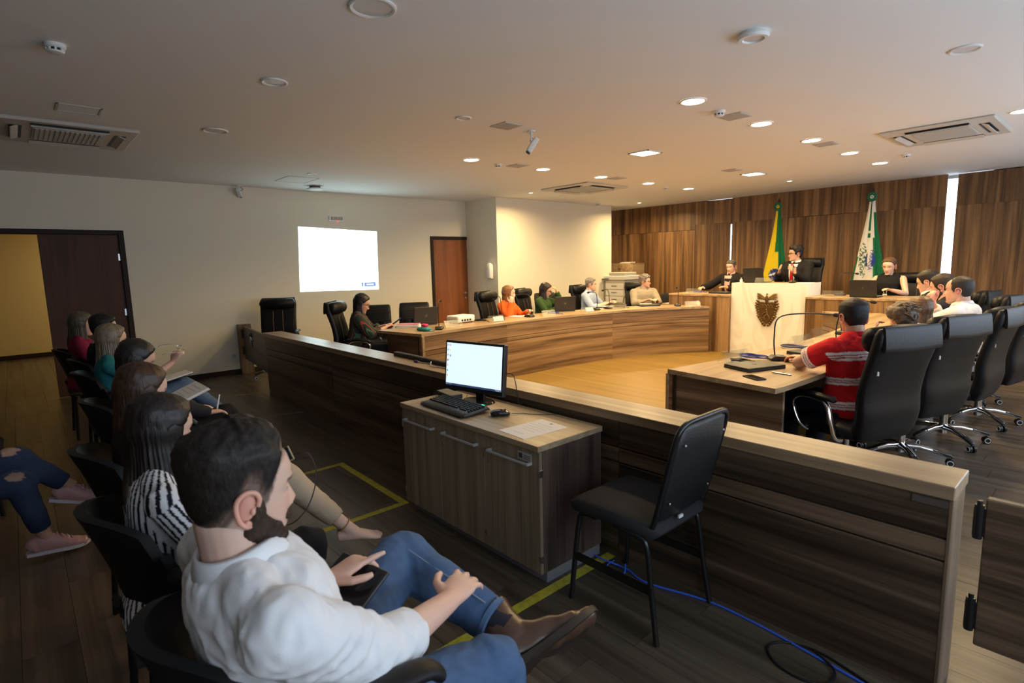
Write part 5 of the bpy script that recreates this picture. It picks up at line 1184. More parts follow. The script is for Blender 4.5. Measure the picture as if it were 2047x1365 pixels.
person('woman in sleeveless black top with tied back hair behind a laptop', (-2.48, 9.95, .235), face(-.10, -1), 1.04, fem=True, lean=.10, hair=dict(style='short', col=(.10,.05,.025), top=.014, sides=.012), skin='light', head=(.05, -.22, 0),
    top=dict(col=(.010,.010,.011), name='top', sleeve=0, lanyard=(.75,.75,.8), infl=.010), armR=dict(w=(.14, .36, .80), curl=.6), armL=dict(w=(-.16, .38, .80), curl=.5), vox=.0075)
# --- right curved desk, facing left
FR = face(-.92, .38)
person('man in red polo shirt with white stripes, seen from behind', (-1.18, 4.19, 0), FR, 1.0, lean=.10, hair=dict(style='short', col=(.010,.009,.009), top=.016, sides=.008, rough=.10), skin='tan', head=(-.42, -.05, 0),
    top=dict(col=(.60,.015,.02), sleeve=.36, collar=(.55,.015,.02), name='polo_shirt', paint=polo, infl=.020, fold=.006), tvox=.0052, pants=(.012,.016,.03), belly=.05, armR=dict(w=(.00, .45, .83), pole=(1,-.1,-.3), d=(-.5,.85,.05), curl=.55), armL=dict(w=(-.04, .43, .83), pole=(-1,-.05,-.25), d=(.4,.9,.05), curl=.55), vox=.0065, hd=(72, 64))
person('person with messy grey-brown hair bun leaning on one hand, right desk', (-1.06, 5.14, 0), FR, .96, fem=True, lean=.25, hair=dict(style='bun', col=(.12,.085,.058), top=.034, sides=.026, rough=.42, freq=34), skin='fair', head=(-.15, -.12, -.15),
    top=dict(col=(.03,.03,.035), sleeve=.85, name='blouse'), armL=dict(w=(-.13, .30, 1.0), pole=(-.6,.5,-1), d=(.3,-.1,.9), n=(-.5,.8,.1), curl=.8), armR=dict(w=(.14, .36, .83)), vox=.0075)
person('woman with long light brown hair in a white top, right desk', (-1.14, 5.83, 0), FR, .965, fem=True, lean=.14, hair=dict(style='long', col=(.14,.07,.03), len=-.33, open=58, tips=(.36,.20,.09)), skin='fair', head=(-.30, -.1, 0), top=dict(col=(.68,.67,.66), sleeve=.6, name='blouse'), vox=.0075)
person('balding man in white shirt with hands clasped before his mouth', (-.98, 6.55, 0), face(-.98, .12), 1.06, lean=.12, hair=dict(style='short', col=(.030,.022,.018), top=.010, sides=.009, recede=1.0), skin='pink', head=(.05, -.02, 0), stubble=.25,
    top=dict(col=(.78,.76,.78), sleeve=.9, collar=True, name='shirt', infl=.018, fold=.006), belly=.05, armR=dict(w=(.045, .30, 1.045), pole=(.6,.5,-1), d=(-.55,.15,.85), n=(.5,.8,.1), curl=.8), armL=dict(w=(-.045, .30, 1.035), pole=(-.6,.5,-1), d=(.55,.18,.82), n=(-.5,.8,.1), curl=.85), vox=.0075)
person('bearded dark-haired man in dark clothes beside the white-shirted man', (-1.24, 7.32, 0), face(-.98, .12), 1.06, lean=.14, hair=dict(style='short', col=(.028,.018,.013), top=.018, sides=.012), skin='pink', head=(.0, -.22, 0), beard=(.05,.030,.022), top=dict(col=(.018,.016,.022), name='shirt'), vox=.008)
person('young dark-haired man in dark suit at far end of the right desk', (-1.52, 8.02, 0), face(-.98, .1), 1.075, lean=.12, hair=dict(style='short', col=(.018,.013,.011), top=.020, sides=.009), skin='light', head=(.0, -.26, 0), top=dict(col=(.013,.012,.014), name='jacket', front=((.75,.74,.75), (.02,.02,.03)), collar=(.75,.74,.75)), vox=.008)
# ================================================================ things on tables, walls and floor
def at_rot(o, d): o.rotation_euler = (0, 0, face(*d)); return o
BCAB = mat('blue_cable', (.03,.06,.35), .5)
def mic(label, loc, d, rise=.36, reach=.18, red=False):
    """conference microphone; local +y = towards the speaker"""
    t = thing('gooseneck_microphone', label, 'microphone', loc, face(*d), 'gooseneck microphones on the desks')
    bm = B(); tube(bm, [(0,-.06,.010),(0,-.03,.022),(0,.05,.018),(0,.075,.006)], [(.045,.010),(.052,.022),(.055,.018),(.05,.006)], 14, up=(0,0,1), p=.5); b = obj('base', bm, BLACKP, t, smooth=50)
    bm = B(); lathe(bm, [(.014,0),(.012,.01)], 14, (0,.03,.034)); obj('button', bm, GREYW, b)
    bm = B(); P_ = smooth_path([(0,-.02,.035),(0,-.03,rise*.5),(0,0,rise*.92),(0,reach*.5,rise),(0,reach,rise*.96)], 6); tube(bm, P_, .0055, 8); obj('neck', bm, BLACKP, t, smooth=60)
    bm = B(); tube(bm, [P_[-1], P_[-1]+V((0,.015,-.002)), P_[-1]+V((0,.045,-.006)), P_[-1]+V((0,.06,-.009))], [.008,.015,.016,.006], 12); obj('head', bm, mat('mic_foam', (.015,.012,.012), .9), t, smooth=60)
    if red:
        bm = B(); tube(bm, [P_[-1]+V((0,-.004,0)), P_[-1]+V((0,.008,-.001))], .0135, 12); obj('red_ring', bm, mat('red_ring', (.6,0,0), .4, emit=(1,.03,.05), estr=4), t)
    return t
LAPM = mat('laptop_plastic', (.022,.022,.023), .38); LOGO = mat('laptop_logo', (.12,.12,.12), .25, .7)
def laptop(label, loc, d, open_=True, tilt=105):
    """local +y = towards the user"""
    t = thing('laptop', label, 'laptop', loc, face(*d))
    bm = B(); box(bm, -.175, .175, -.12, .12, 0, .018, .004); b = obj('base', bm, LAPM, t)
    if open_:
        bm = B(); box(bm, -.15, .15, -.085, .035, .0175, .0195); obj('keyboard', bm, DARKP, b)
        M = Matrix.Translation((0,-.115,.018)) @ Matrix.Rotation(R(90-tilt+0), 4, 'X').inverted()
        bm = B(); box(bm, -.175, .175, -.008, 0, 0, .235, .003, M=M); l = obj('lid', bm, LAPM, t)
        bm = B(); box(bm, -.162, .162, 0, .001, .014, .222, M=M); obj('screen', bm, mat('dim_screen', (.05,.06,.08), .2, emit=(.35,.45,.6), estr=.5), l)
        bm = B(); lathe(bm, [(.017,0),(.017,.0012)], 20, M=M @ Matrix.Translation((0,-.008,.12)) @ Matrix.Rotation(R(90),4,'X')); obj('lid_emblem', bm, LOGO, l)
    else:
        bm = B(); box(bm, -.175, .175, -.12, .12, .0185, .028, .004); l = obj('lid', bm, mat('laptop_lid_grey', (.035,.033,.03), .35), t)
        bm = B(); lathe(bm, [(.017,0),(.017,.0008)], 20, (0,0,.028)); obj('lid_emblem', bm, LOGO, l)
    return t
ACR = bpy.data.materials.new('clear_acrylic'); ACR.use_nodes = True
_nt = ACR.node_tree; _b = _nt.nodes['Principled BSDF']; _b.inputs['Base Color'].default_value = (.9,.92,.92,1); _b.inputs['Roughness'].default_value = .06
_tr = _nt.nodes.new('ShaderNodeBsdfTransparent'); _mx = _nt.nodes.new('ShaderNodeMixShader'); _mx.inputs[0].default_value = .06
_tr.inputs[0].default_value = (.93,.95,.95,1); _gl = _nt.nodes.new('ShaderNodeBsdfGlossy'); _gl.inputs['Roughness'].default_value = .28
_nt.links.new(_tr.outputs[0], _mx.inputs[1]); _nt.links.new(_gl.outputs[0], _mx.inputs[2]); _nt.links.new(_mx.outputs[0], _nt.nodes['Material Output'].inputs[0])
def nameplate(label, loc, d, card=False):
    t = thing('nameplate_holder', label, 'nameplate', loc, face(*d), 'clear acrylic nameplate holders')
    bm = B(); M = Matrix.Rotation(R(28), 4, 'X'); box(bm, -.14, .14, -.0015, .0015, 0, .095, M=Matrix.Translation((0,-.045,.001)) @ Matrix.Rotation(R(-25),4,'X')); obj('front_sheet', bm, ACR, t)
    bm = B(); box(bm, -.14, .14, -.0015, .0015, 0, .095, M=Matrix.Translation((0,.045,.001)) @ Matrix.Rotation(R(25),4,'X')); obj('back_sheet', bm, ACR, t)
    if card:
        bm = B(); box(bm, -.06, .12, -.001, .001, .012, .08, M=Matrix.Translation((0,-.041,.001)) @ Matrix.Rotation(R(-25),4,'X')); obj('card', bm, WHITE, t)
    return t
def cable(name, label, pts, r=.004, m=None, loops=None):
    o = V(pts[0]); bm = B(); tube(bm, [p-o for p in smooth_path(pts, 6)], r, 6)
    ob = obj(name, bm, m or BLACKP, None, loc=o, smooth=60); tag(ob, label, 'cable'); return ob
def coil(name, label, loc, m, rnd, n=4, rx=.09, ry=.05):
    rr = random.Random(rnd); pts = []
    for k in range(n*10+1):
        a = 2*math.pi*k/10; pts.append((math.cos(a)*(rx+rr.uniform(-.012,.012)), math.sin(a)*(ry+rr.uniform(-.01,.01)), .007+.012*(k/(n*10))+rr.uniform(0,.010)))
    pts += [(rx+.05, .03, .006), (rx+.12, -.02, .006)]
    bm = B(); tube(bm, smooth_path(pts, 3), .0045, 6); bm2 = bm
    ob = obj(name, bm, m, None, loc=loc, smooth=60); tag(ob, label, 'cable'); 
    return ob
def sheet(name, label, cat, loc, d, w, h, m, lines=True, n=1, th=.0008, tone=None):
    t = thing(name, label, cat, loc, face(*d)); rr = random.Random(len(label))
    bm = B(); box(bm, -w/2, w/2, -h/2, h/2, 0, th*n); obj('paper', bm, m, t)
    return t
PAPER = mat('paper', (.80,.79,.78), .8); PAPW = mat('paper_pinkish', (.72,.68,.66), .8); INK = mat('faded_ink', (.45,.42,.46), .8)
DZ = .7905
# --- left curved desk, from its near end
t = thing('book_stack', 'pile of papers and booklets at the near end of left desk', 'papers', (-6.34, 3.84, DZ), R(-35)); rr = random.Random(4)
for k, (w, h, th, m) in enumerate(((.21,.30,.014,PAPER),(.21,.29,.010,PAPW),(.20,.28,.012,PAPER),(.19,.27,.006,mat('pink_cover',(.55,.18,.25),.6)))):
    z0 = sum((.014,.010,.012,.006)[:k])+.0005*k; bm = B(); box(bm, -w/2, w/2, -h/2, h/2, z0, z0+th, .001, M=Matrix.Rotation(rr.uniform(-.2,.2),4,'Z')); obj('booklet', bm, m, t)
t = thing('pencil_pouch', 'teal fabric pouch with a pink purse at the left desk corner', 'pouch', (-5.80, 3.72, DZ), R(10))
bm = B(); tube(bm, [(-.10,0,.018),(-.07,0,.022),(.07,0,.022),(.10,0,.016)], [(.03,.012),(.05,.022),(.05,.022),(.03,.012)], 14, up=(0,0,1), p=.7); obj('pouch_body', bm, mat('teal_fabric', (.02,.25,.30), .8), t, smooth=60)
bm = B(); tube(bm, smooth_path([(.10,0,.012),(.14,-.03,.004),(.16,.02,.004),(.12,.05,.004)],4), .004, 6); obj('strap', bm, mat('teal_fabric'), t)
o = B(); tube(o, [(-.05,0,0),(-.03,0,.004),(.03,0,.004),(.05,0,0)], [(.02,.01),(.035,.02),(.035,.02),(.02,.01)], 14, up=(0,0,1), p=.8); o = obj('coin_purse', o, mat('pink_leather', (.75,.03,.16), .45), None, loc=(-5.81, 3.74, DZ+.062), smooth=60); tag(o, 'small bright pink purse lying on the teal pouch', 'purse')
laptop('open laptop at near end of left desk, in front of mid-back chair', (-6.44, 4.10, DZ), (-.95, .1), tilt=100)
t = thing('projector', 'white projector box with cables on the left curved desk', 'projector', (-6.22, 4.60, DZ), face(-.9, -.1))
bm = B(); box(bm, -.16, .16, -.12, .12, .012, .105, .018, seg=3); obj('case', bm, WHITE, t, smooth=40)
bm = B(); lathe(bm, [(.038,0),(.036,.025),(.028,.028)], 24, M=Matrix.Translation((.09,.12,.062)) @ Matrix.Rotation(R(-90),4,'X')); ln = obj('lens_barrel', bm, DARKP, t, smooth=40)
bm = B(); lathe(bm, [(.026,0),(.016,.006),(.001,.008)], 20, M=Matrix.Translation((.09,.146,.062)) @ Matrix.Rotation(R(-90),4,'X')); obj('lens', bm, mat('lens_glass', (.6,.8,.9), .05, emit=(.8,.95,1), estr=1.5), ln)
bm = B()
for k in range(9): box(bm, -.1595, -.1585+.0005, -.09+k*.02, -.08+k*.02, .03, .085); box(bm, -.1625, -.1595, -.09+k*.02, -.08+k*.02, .03, .085)
obj('vent', bm, GREYW, t)['kind'] = 'stuff'
for k in range(4): bm = B(); box(bm, -.10+k*.05, -.07+k*.05, -.123, -.1195, .03, .055); obj('socket', bm, BLACKP, t)
for x in (-.12,.12):
    for y in (-.09,.09): bm = B(); cyl(bm, (x,y,0), (x,y,.014), .012, n=10); obj('foot', bm, DARKP, t)
coil('cable', 'tangle of black cables behind the projector on left desk', (-6.12, 4.86, DZ), BLACKP, 1, 4, .10, .07)
coil('cable', 'bundle of blue cable beside the second nameplate of left desk', (-6.05, 6.28, DZ), BCAB, 2, 4, .10, .06)
coil('cable', 'black cable bundle before the grey-haired man on left desk', (-5.86, 7.72, DZ), BLACKP, 3, 3, .09, .05)
sheet('notepad', 'white notepad on desk before the woman in orange', 'notepad', (-6.24, 5.66, DZ), FD_ if False else (.93,.35), .16, .22, PAPER, n=8)
sheet('paper_sheet', 'white sheet on desk before the man in light blue shirt', 'paper', (-6.30, 7.86, DZ), (.93,.35), .21, .30, PAPER)
sheet('paper_sheet', 'white sheet on desk before the man in beige shirt', 'paper', (-5.98, 8.66, DZ), (.5,-.8), .21, .30, PAPER)
laptop('open black laptop before the woman in green', (-6.28, 6.74, DZ), (-.85,.52), tilt=104)
laptop('closed laptop before the curly grey-haired man', (-5.68, 8.30, DZ), (-.8,.5), open_=False)
mic('microphone at near end of left desk by the teal pouch', (-5.76, 3.92, DZ), (-.75, .65), .36, .24)
mic('microphone before the woman in orange, nearer of two', (-6.02, 5.16, DZ), (-.9, .3), .34, .22)
mic('microphone beside the nameplate before the woman in green', (-5.98, 5.70, DZ), (-.9, -.1), .34, .22)
mic('microphone beside the laptop of the woman in green', (-5.90, 7.14, DZ), (-.9, .2), .30, .18)
mic('microphone before the man in light blue shirt', (-5.90, 7.46, DZ), (-.9, .3), .32, .14)
mic('microphone at far end of left desk by the side desk', (-5.22, 8.50, DZ), (-.6, .7), .33, .10)
for (x, y), lab, cd in (((-5.86, 4.20), 'clear nameplate holder in front of the open laptop, left desk', False), ((-5.88, 4.95), 'clear nameplate holder with white card beside the projector cables', True), ((-5.88, 5.98), 'clear nameplate holder before the woman in green, left desk', False),
        ((-5.80, 6.80), 'clear nameplate holder with card between green woman and blue-shirted man', True), ((-5.66, 7.42), 'clear nameplate holder right of the light blue shirted man', False), ((-5.02, 8.62), 'clear nameplate holder at far end of the left desk', False)):
    i_ = min(range(len(INNER)), key=lambda k: abs(INNER[k][1]-y)); nameplate(lab, (x, y, DZ), (-1, .0) if y < 7.2 else (-.85, .5), cd)
# --- chair's table
nameplate('clear nameplate holder on the left side desk', (-5.22, 9.02, .9845), (0, 1)); coil('cable', 'blue cable coil behind the nameplate on left side desk', (-5.30, 9.28, .9845), BCAB, 7, 3, .08, .05)
laptop('closed dark laptop on the left side desk', (-4.80, 9.20, .9845), (.1,1), open_=False)
laptop('open dark laptop on the marble lectern', (-4.16, 9.19, 1.1765), (.1, 1), tilt=102)
nameplate('clear nameplate holder on the marble lectern', (-3.98, 9.02, 1.1765), (0, 1)); mic('microphone with lit red ring on the marble lectern', (-3.60, 9.16, 1.1765), (-.5, 1), .30, .16, red=True)
t = thing('spray_bottle', 'small white bottle at left corner of the marble lectern', 'bottle', (-4.38, 9.06, 1.1765)); bm = B(); lathe(bm, [(.022,0),(.023,.05),(.014,.06),(.010,.065)], 16); obj('body', bm, WHITE, t, smooth=50); bm = B(); lathe(bm, [(.011,.065),(.011,.085),(.007,.09)], 12); obj('cap', bm, mat('gold_cap', (.6,.4,.15), .3, .8), t)
sheet('paper_sheet', 'white sheet at right end of the marble lectern top', 'paper', (-3.44, 9.24, 1.1765), (0,-1), .21, .30, PAPER)
laptop('open dark laptop before the woman in sleeveless top', (-2.56, 9.13, .9845), (.05, 1), tilt=100); nameplate('clear nameplate holder on the right side desk', (-2.98, 9.08, .9845), (0, 1)); mic('tall microphone on right side desk, left of the laptop', (-2.98, 9.36, .9845), (.7, .8), .34, .22)
# --- right curved desk
nameplate('clear nameplate holder at near left corner of the right desk', (-2.02, 4.10, DZ), (1,-.2)); nameplate('clear nameplate holder on right desk before the second seat', (-1.98, 5.28, DZ), (1, -.2)); nameplate('clear nameplate holder farther along right desk near the marble', (-2.05, 5.92, DZ), (1, -.2))
nameplate('clear nameplate holder at far bend of the right desk', (-2.18, 7.1, DZ), (1, -.2))
laptop('closed laptop on right desk before the man in red', (-1.79, 3.95, DZ), (.95, -.35), open_=False); laptop('closed laptop on right desk before messy-bun person', (-1.70, 4.82, DZ), (.95, -.30), open_=False)
mic('microphone on right desk before the man in red', (-1.80, 4.36, DZ), (.72, .7), .36, .40); mic('microphone on right desk beside the second laptop', (-1.66, 5.26, DZ), (.8, -.3), .33, .10); mic('microphone on right desk before the long-haired woman', (-1.92, 6.2, DZ), (.9, -.2), .36, .24)
coil('cable', 'black and blue cable tangle behind the first laptop of right desk', (-1.98, 4.34, DZ), BCAB, 5, 3, .11, .06); coil('cable', 'grey cable loop standing between two microphones on right desk', (-1.92, 5.02, DZ), mat('grey_cable', (.12,.14,.25), .5), 6, 4, .12, .06)
coil('cable', 'black cable tangle at nameplate on the near right desk', (-1.93, 4.08, DZ), BLACKP, 8, 2, .10, .05)
t = thing('mobile_phone', 'black phone lying on the near edge of right desk', 'phone', (-1.63, 3.60, DZ), R(62)); bm = B(); box(bm, -.037, .037, -.075, .075, 0, .009, .003); obj('case', bm, BLACKP, t); bm = B(); box(bm, -.033, .033, -.068, .068, .009, .0095); obj('screen', bm, mat('black_glass', (.01,.01,.012), .08), t)
t = thing('ball_pen', 'silver blue pen by hands of the man in red', 'pen', (-1.56, 3.84, DZ+.005), R(80)); bm = B(); cyl(bm, (0,-.07,0), (0,.06,0), .005, n=10); obj('barrel', bm, STEEL, t); bm = B(); tube(bm, [(0,-.085,0),(0,-.07,0)], [.001,.005], 10); obj('tip', bm, BCAB, t)
# --- cabinet with the computer
x0, x1, y0, y1, hz = -3.075, -1.815, 1.765, 2.245, .72
t = thing('low_cabinet', 'three-door wooden cabinet carrying the desktop computer', 'cabinet', ((x0+x1)/2, (y0+y1)/2, 0)); hx, hy = (x1-x0)/2, (y1-y0)/2
bm = B(); box(bm, -hx, hx, -hy, hy, hz-.03, hz, .002); obj('top', bm, wood('cabinet_top_wood', (.26,.19,.11), (.36,.265,.16), (.44,.34,.22), 'x', .36, 18, 110, vary=.03), t)
for s in (-1, 1):
    bm = B(); box(bm, s*(hx-.016)-.010, s*(hx-.016)+.010, -hy+.036, hy-.008, .06, hz-.031); obj('side_panel', bm, W_CABSIDE, t)
bm = B(); box(bm, -hx+.03, hx-.03, hy-.022, hy-.010, .06, hz-.031); obj('back_panel', bm, W_CABSIDE, t)
bm = B(); box(bm, -hx+.03, hx-.03, -hy+.036, hy-.024, .06, .08); obj('bottom_panel', bm, W_CABSIDE, t)
bm = B(); box(bm, -hx+.012, hx-.012, -hy+.06, hy-.012, .0, .059); obj('plinth', bm, mat('grey_plinth', (.30,.31,.36), .35, .5), t)
dw = (2*hx-.012)/3
for k in range(3):
    a = -hx+.004+k*(dw+.002); bm = B(); box(bm, a, a+dw, -hy+.012, -hy+.032, .062, hz-.034, .002); d_ = obj('door', bm, W_CAB, t)
    bm = B(); xa, xb = a+.05, a+dw-.05; box(bm, xa, xb, -hy-.022, -hy-.012, hz-.105, hz-.093, .002)
    for q in (xa+.006, xb-.006): box(bm, q-.006, q+.006, -hy-.014, -hy+.012, hz-.106, hz-.092, .001)
    obj('handle', bm, mat('satin_handle', (.55,.55,.56), .4, .35), d_)
    if k: bm = B(); lathe(bm, [(.008,0),(.008,.004)], 14, M=Matrix.Translation((a+.035,-hy+.0118,hz-.17)) @ Matrix.Rotation(R(90),4,'X')); obj('lock', bm, mat('brass', (.45,.35,.18), .35, .8), d_)
    for z in (.14, .58):
        q = a+dw if k else a; bm = B(); box(bm, q-.006 if k else q-.004, q+.004 if k else q+.006, -hy+.008, -hy+.034, z-.018, z+.018, .001); obj('hinge', bm, STEEL, d_)
bm = B(); box(bm, hx-.155, hx-.055, -hy+.0108, -hy+.012, hz-.095, hz-.055); lb = obj('inventory_label', bm, mat('label_silver', (.5,.5,.5), .4, .3), t)
bm = B(); box(bm, hx-.148, hx-.122, -hy+.010, -hy+.0108, hz-.088, hz-.062); obj('label_square', bm, DARKP, lb)
bm = B()
for k in range(3): box(bm, hx-.115, hx-.066, -hy+.010, -hy+.0108, hz-.088+k*.009, hz-.085+k*.009)
obj('label_print', bm, DARKP, lb)['kind'] = 'stuff'
# monitor
ma = math.atan2(.09, .49); t = thing('computer_monitor', 'computer monitor with bright desktop screen on the cabinet', 'monitor', (-2.71, 2.10, hz), ma)
bm = B(); tube(bm, [(0,.02,.001),(0,.02,.012)], [(.12,.085),(.11,.075)], 28, up=(0,1,0)); obj('stand_base', bm, mat('glossy_black', (.012,.012,.013), .12), t, smooth=40)
bm = B(); box(bm, -.035, .035, .035, .055, .01, .16, .004); obj('stand_neck', bm, BLACKP, t)
M = Matrix.Translation((0,0,.225)) @ Matrix.Rotation(R(-6), 4, 'X')
bm = B(); box(bm, -.245, .245, -.018, .018, -.158, .158, .005, M=M); box(bm, -.16, .16, .017, .045, -.10, .10, .012, M=M); fr = obj('housing', bm, BLACKP, t)
SCW = mat('monitor_screen', (.8,.8,.8), .3, emit=(.74,.93,1.0), estr=.95)
bm = B(); box(bm, -.229, .229, -.0195, -.0178, -.128, .143, M=M); sc = obj('screen', bm, SCW, t)
def scr(name, x0_, x1_, z0_, z1_, col, e=.8):
    bm = B(); box(bm, x0_, x1_, -.0202, -.0195, z0_, z1_, M=M); return obj(name, bm, mat('ico_%s' % name+str(len(bpy.data.materials)), col, .4, emit=col, estr=e), sc)
scr('taskbar', -.229, .229, -.128, -.116, (.03,.05,.12))
for k, (a, z, c_) in enumerate(((-.218,.128,(.4,.5,.7)),(-.198,.128,(.8,.3,.3)),(-.218,.096,(.4,.5,.6)),(-.198,.096,(.8,.75,.4)),(-.218,.064,(.7,.3,.3)),(-.196,.060,(.15,.35,.7)),(-.218,.030,(.6,.05,.05)),(-.218,-.002,(.75,.4,.4)),(-.218,-.036,(.15,.4,.75)),(-.218,-.068,(.75,.4,.4)))): scr('desktop_icon', a-.005, a+.005, z-.006, z+.006, c_)
for k in range(4): scr('taskbar_icon', -.226+k*.014, -.219+k*.014, -.126, -.118, (.3,.5,.8) if k else (.8,.8,.85))
scr('taskbar_clock', .185, .222, -.126, -.118, (.45,.5,.6))
bm = B(); box(bm, -.018, .018, -.0188, -.0178, -.148, -.141, M=M); obj('maker_badge', bm, LOGO, fr)
for pts, lab in (([(-2.47,2.15,.93),(-2.43,2.17,.92),(-2.41,2.18,.82),(-2.42,2.2,.74),(-2.43,2.262,.72),(-2.43,2.262,.45)], 'thin cable hanging from the right side of the monitor'), ([(-2.80,2.10,.755),(-2.74,2.04,.735),(-2.66,2.03,.73),(-2.6,2.10,.726),(-2.7,2.16,.728),(-2.78,2.12,.73)], 'black cable loops around the monitor stand')):
    cable('cable', lab, pts, .0028)
# keyboard, mouse, paper, black box
ka = math.atan2(-.02, .51); t = thing('computer_keyboard', 'black keyboard with palm rest in front of monitor', 'keyboard', (-2.69, 1.925, hz+.001), ka)
bm = B(); tube(bm, [(0,-.115,.006),(0,-.10,.012),(0,-.055,.014),(0,.08,.024),(0,.095,.012)], [(.225,.004),(.238,.010),(.238,.012),(.23,.012),(.22,.006)], 24, up=(0,0,1), p=.35); kb = obj('body', bm, BLACKP, t, smooth=40)
KM = mat('key_cap', (.02,.02,.021), .5); kbm = B(); box(kbm, -.0085, .0085, -.0075, .0075, 0, .007, .002); k0 = None
for r_ in range(6):
    n_ = 21
    for c_ in range(n_):
        if r_ == 0 and 3 < c_ < 10: continue
        if c_ in (15, 19) and r_ < 1: continue
        p_ = (-.205+c_*.0205, -.045+r_*.0205, .026+r_*.0017)
        if k0 is None: k0 = obj('key', kbm, KM, t); o = k0
        else: o = k0.copy(); C.objects.link(o); o.parent = t
        o.location = p_
bm = B(); box(bm, -.062, .062, -.0525, -.0375, .026, .033, .002, M=Matrix.Translation((-.072,0,0))); obj('space_bar', bm, KM, t)
bm = B(); box(bm, .165, .19, .075, .08, .037, .0385); obj('green_light', bm, mat('green_led', (0,.5,.2), .4, emit=(.05,1,.45), estr=2), t)
t = thing('computer_mouse', 'black computer mouse on cabinet right of the keyboard', 'mouse', (-2.36, 2.00, hz), R(-35))
bm = B(); tube(bm, [(0,-.055,.012),(0,-.04,.017),(0,0,.020),(0,.035,.016),(0,.055,.010)], [(.018,.011),(.029,.017),(.031,.019),(.028,.015),(.015,.008)], 18, up=(0,0,1), p=.8); mo = obj('shell', bm, mat('glossy_black'), t, smooth=60)
bm = B(); cyl(bm, (-.003,.028,.034), (.003,.028,.034), .006, n=12); obj('wheel', bm, DARKP, mo)
cable('cable', 'black mouse cable running to the back of cabinet', [(-2.33,2.055,.727),(-2.29,2.12,.724),(-2.24,2.14,.724),(-2.17,2.20,.724),(-2.14,2.235,.724)], .002)
t = thing('document', 'printed sheet with small crest lying on the cabinet', 'paper', (-2.04, 1.955, hz), R(-4)); bm = B(); box(bm, -.105, .105, -.15, .15, 0, .0015); pp = obj('paper', bm, PAPER, t)
bm = B(); lathe(bm, [(.010,0),(.008,.0006)], 12, (0,.125,.0015)); obj('crest_print', bm, mat('grey_ink', (.25,.22,.22), .8), pp)
for k in range(7): bm = B(); w_ = (.06,.085,.08,.085,.05,.0,.045)[k]; box(bm, -w_, w_, .08-k*.03, .0835-k*.03, .0015, .0019); obj('text_line', bm, mat('pale_ink', (.62,.6,.63), .8), pp)
t = thing('network_switch', 'flat black device at left end of cabinet behind the keyboard', 'device', (-2.955, 2.07, hz), R(-8)); bm = B(); box(bm, -.11, .10, -.045, .045, .003, .034, .004); obj('case', bm, DARKP, t)
bm = B(); box(bm, -.09, .08, -.046, -.0445, .012, .024); obj('port_strip', bm, BLACKP, t)
# on the railing cap
t = thing('power_strip', 'long black bar lying on the railing cap left of monitor', 'power strip', (-3.92, 2.475, RZ), R(-1)); bm = B(); box(bm, -.43, .43, -.024, .024, .0005, .032, .004); obj('bar', bm, BLACKP, t)
bm = B(); box(bm, -.40, .40, -.006, .006, .032, .034); obj('groove', bm, DARKP, t)
cable('cable', 'white and black cables on the railing cap beside the black bar', [(-3.85,2.40,RZ+.006),(-3.72,2.42,RZ+.008),(-3.66,2.40,RZ+.03),(-3.60,2.36,RZ+.008),(-3.50,2.38,RZ+.005),(-3.3,2.40,RZ+.004)], .004, mat('pale_cable', (.45,.43,.40), .5))
t = thing('usb_plug', 'dark blue plug on the railing cap', 'plug', (-3.87, 2.40, RZ)); bm = B(); box(bm, -.035, .015, -.010, .010, .0005, .016, .003); obj('shell', bm, mat('navy_plastic', (.02,.02,.12), .4), t); bm = B(); box(bm, .015, .032, -.006, .006, .004, .012); obj('contact', bm, STEEL, t)
# --- floor: tape, cables
TAPE = mat('yellow_tape', (.42,.38,.03), .6, var=.25, vscale=30); TAPEW = mat('worn_tape', (.30,.26,.10), .7, var=.4, vscale=20)
def tape(label, a, b, w=.05, m=TAPE):
    a, b = V((*a, 0)), V((*b, 0)); d = (b-a); bm = B(); box(bm, -w/2, w/2, 0, d.length, .0002, .0012); o = obj('floor_tape', bm, m, None, loc=a, rot=(0,0,math.atan2(-d.x, d.y))); tag(o, label, 'tape'); return o
tape('yellow tape line on floor running towards the cabinet left corner', (-4.215, 1.835), (-3.14, 1.81)); tape('yellow tape line on floor going left from tape corner behind beige trousers', (-4.19, 1.20), (-4.19, 1.808)); tape('yellow tape on floor from cabinet left corner towards the audience', (-3.165, 1.12), (-3.165, 1.784))
tape('yellow tape on floor along the right side of the cabinet', (-1.775, 1.05), (-1.775, 2.27), .055)
tape('thin worn tape line across dark floor, farther one', (-7.62, 1.75), (-7.47, 2.27), .03, TAPEW); tape('thin worn tape line across dark floor, nearer one', (-6.30, 1.50), (-6.09, 2.27), .03, TAPEW)
cable('cable', 'blue network cable running along the railing foot', [(-1.83,2.19,.006),(-1.74,2.17,.02),(-1.62,2.20,.006),(-1.48,2.17,.006),(-1.2,2.245,.006),(-.97,2.245,.006),(-.80,2.225,.006),(-.62,2.20,.006),(-.45,2.17,.006),(-.3,2.10,.006),(-.1,2.02,.006)], .0045, mat('bright_blue_cable', (.05,.16,.85), .4))
cable('cable', 'blue cable loop on floor behind the banquet chair', [(-1.72,2.22,.006),(-1.70,2.14,.02),(-1.66,2.10,.006),(-1.60,2.14,.006),(-1.63,2.20,.03)], .004, mat('bright_blue_cable'))
cable('cable', 'black cable loop on floor beside the blue network cable', [(-.35,2.13,.005),(-.55,2.21,.005),(-.72,2.25,.005),(-.84,2.21,.005),(-.87,2.13,.005),(-.80,2.06,.005),(-.70,2.05,.005),(-.63,2.10,.005),(-.64,2.18,.012),(-.74,2.24,.012)], .005)
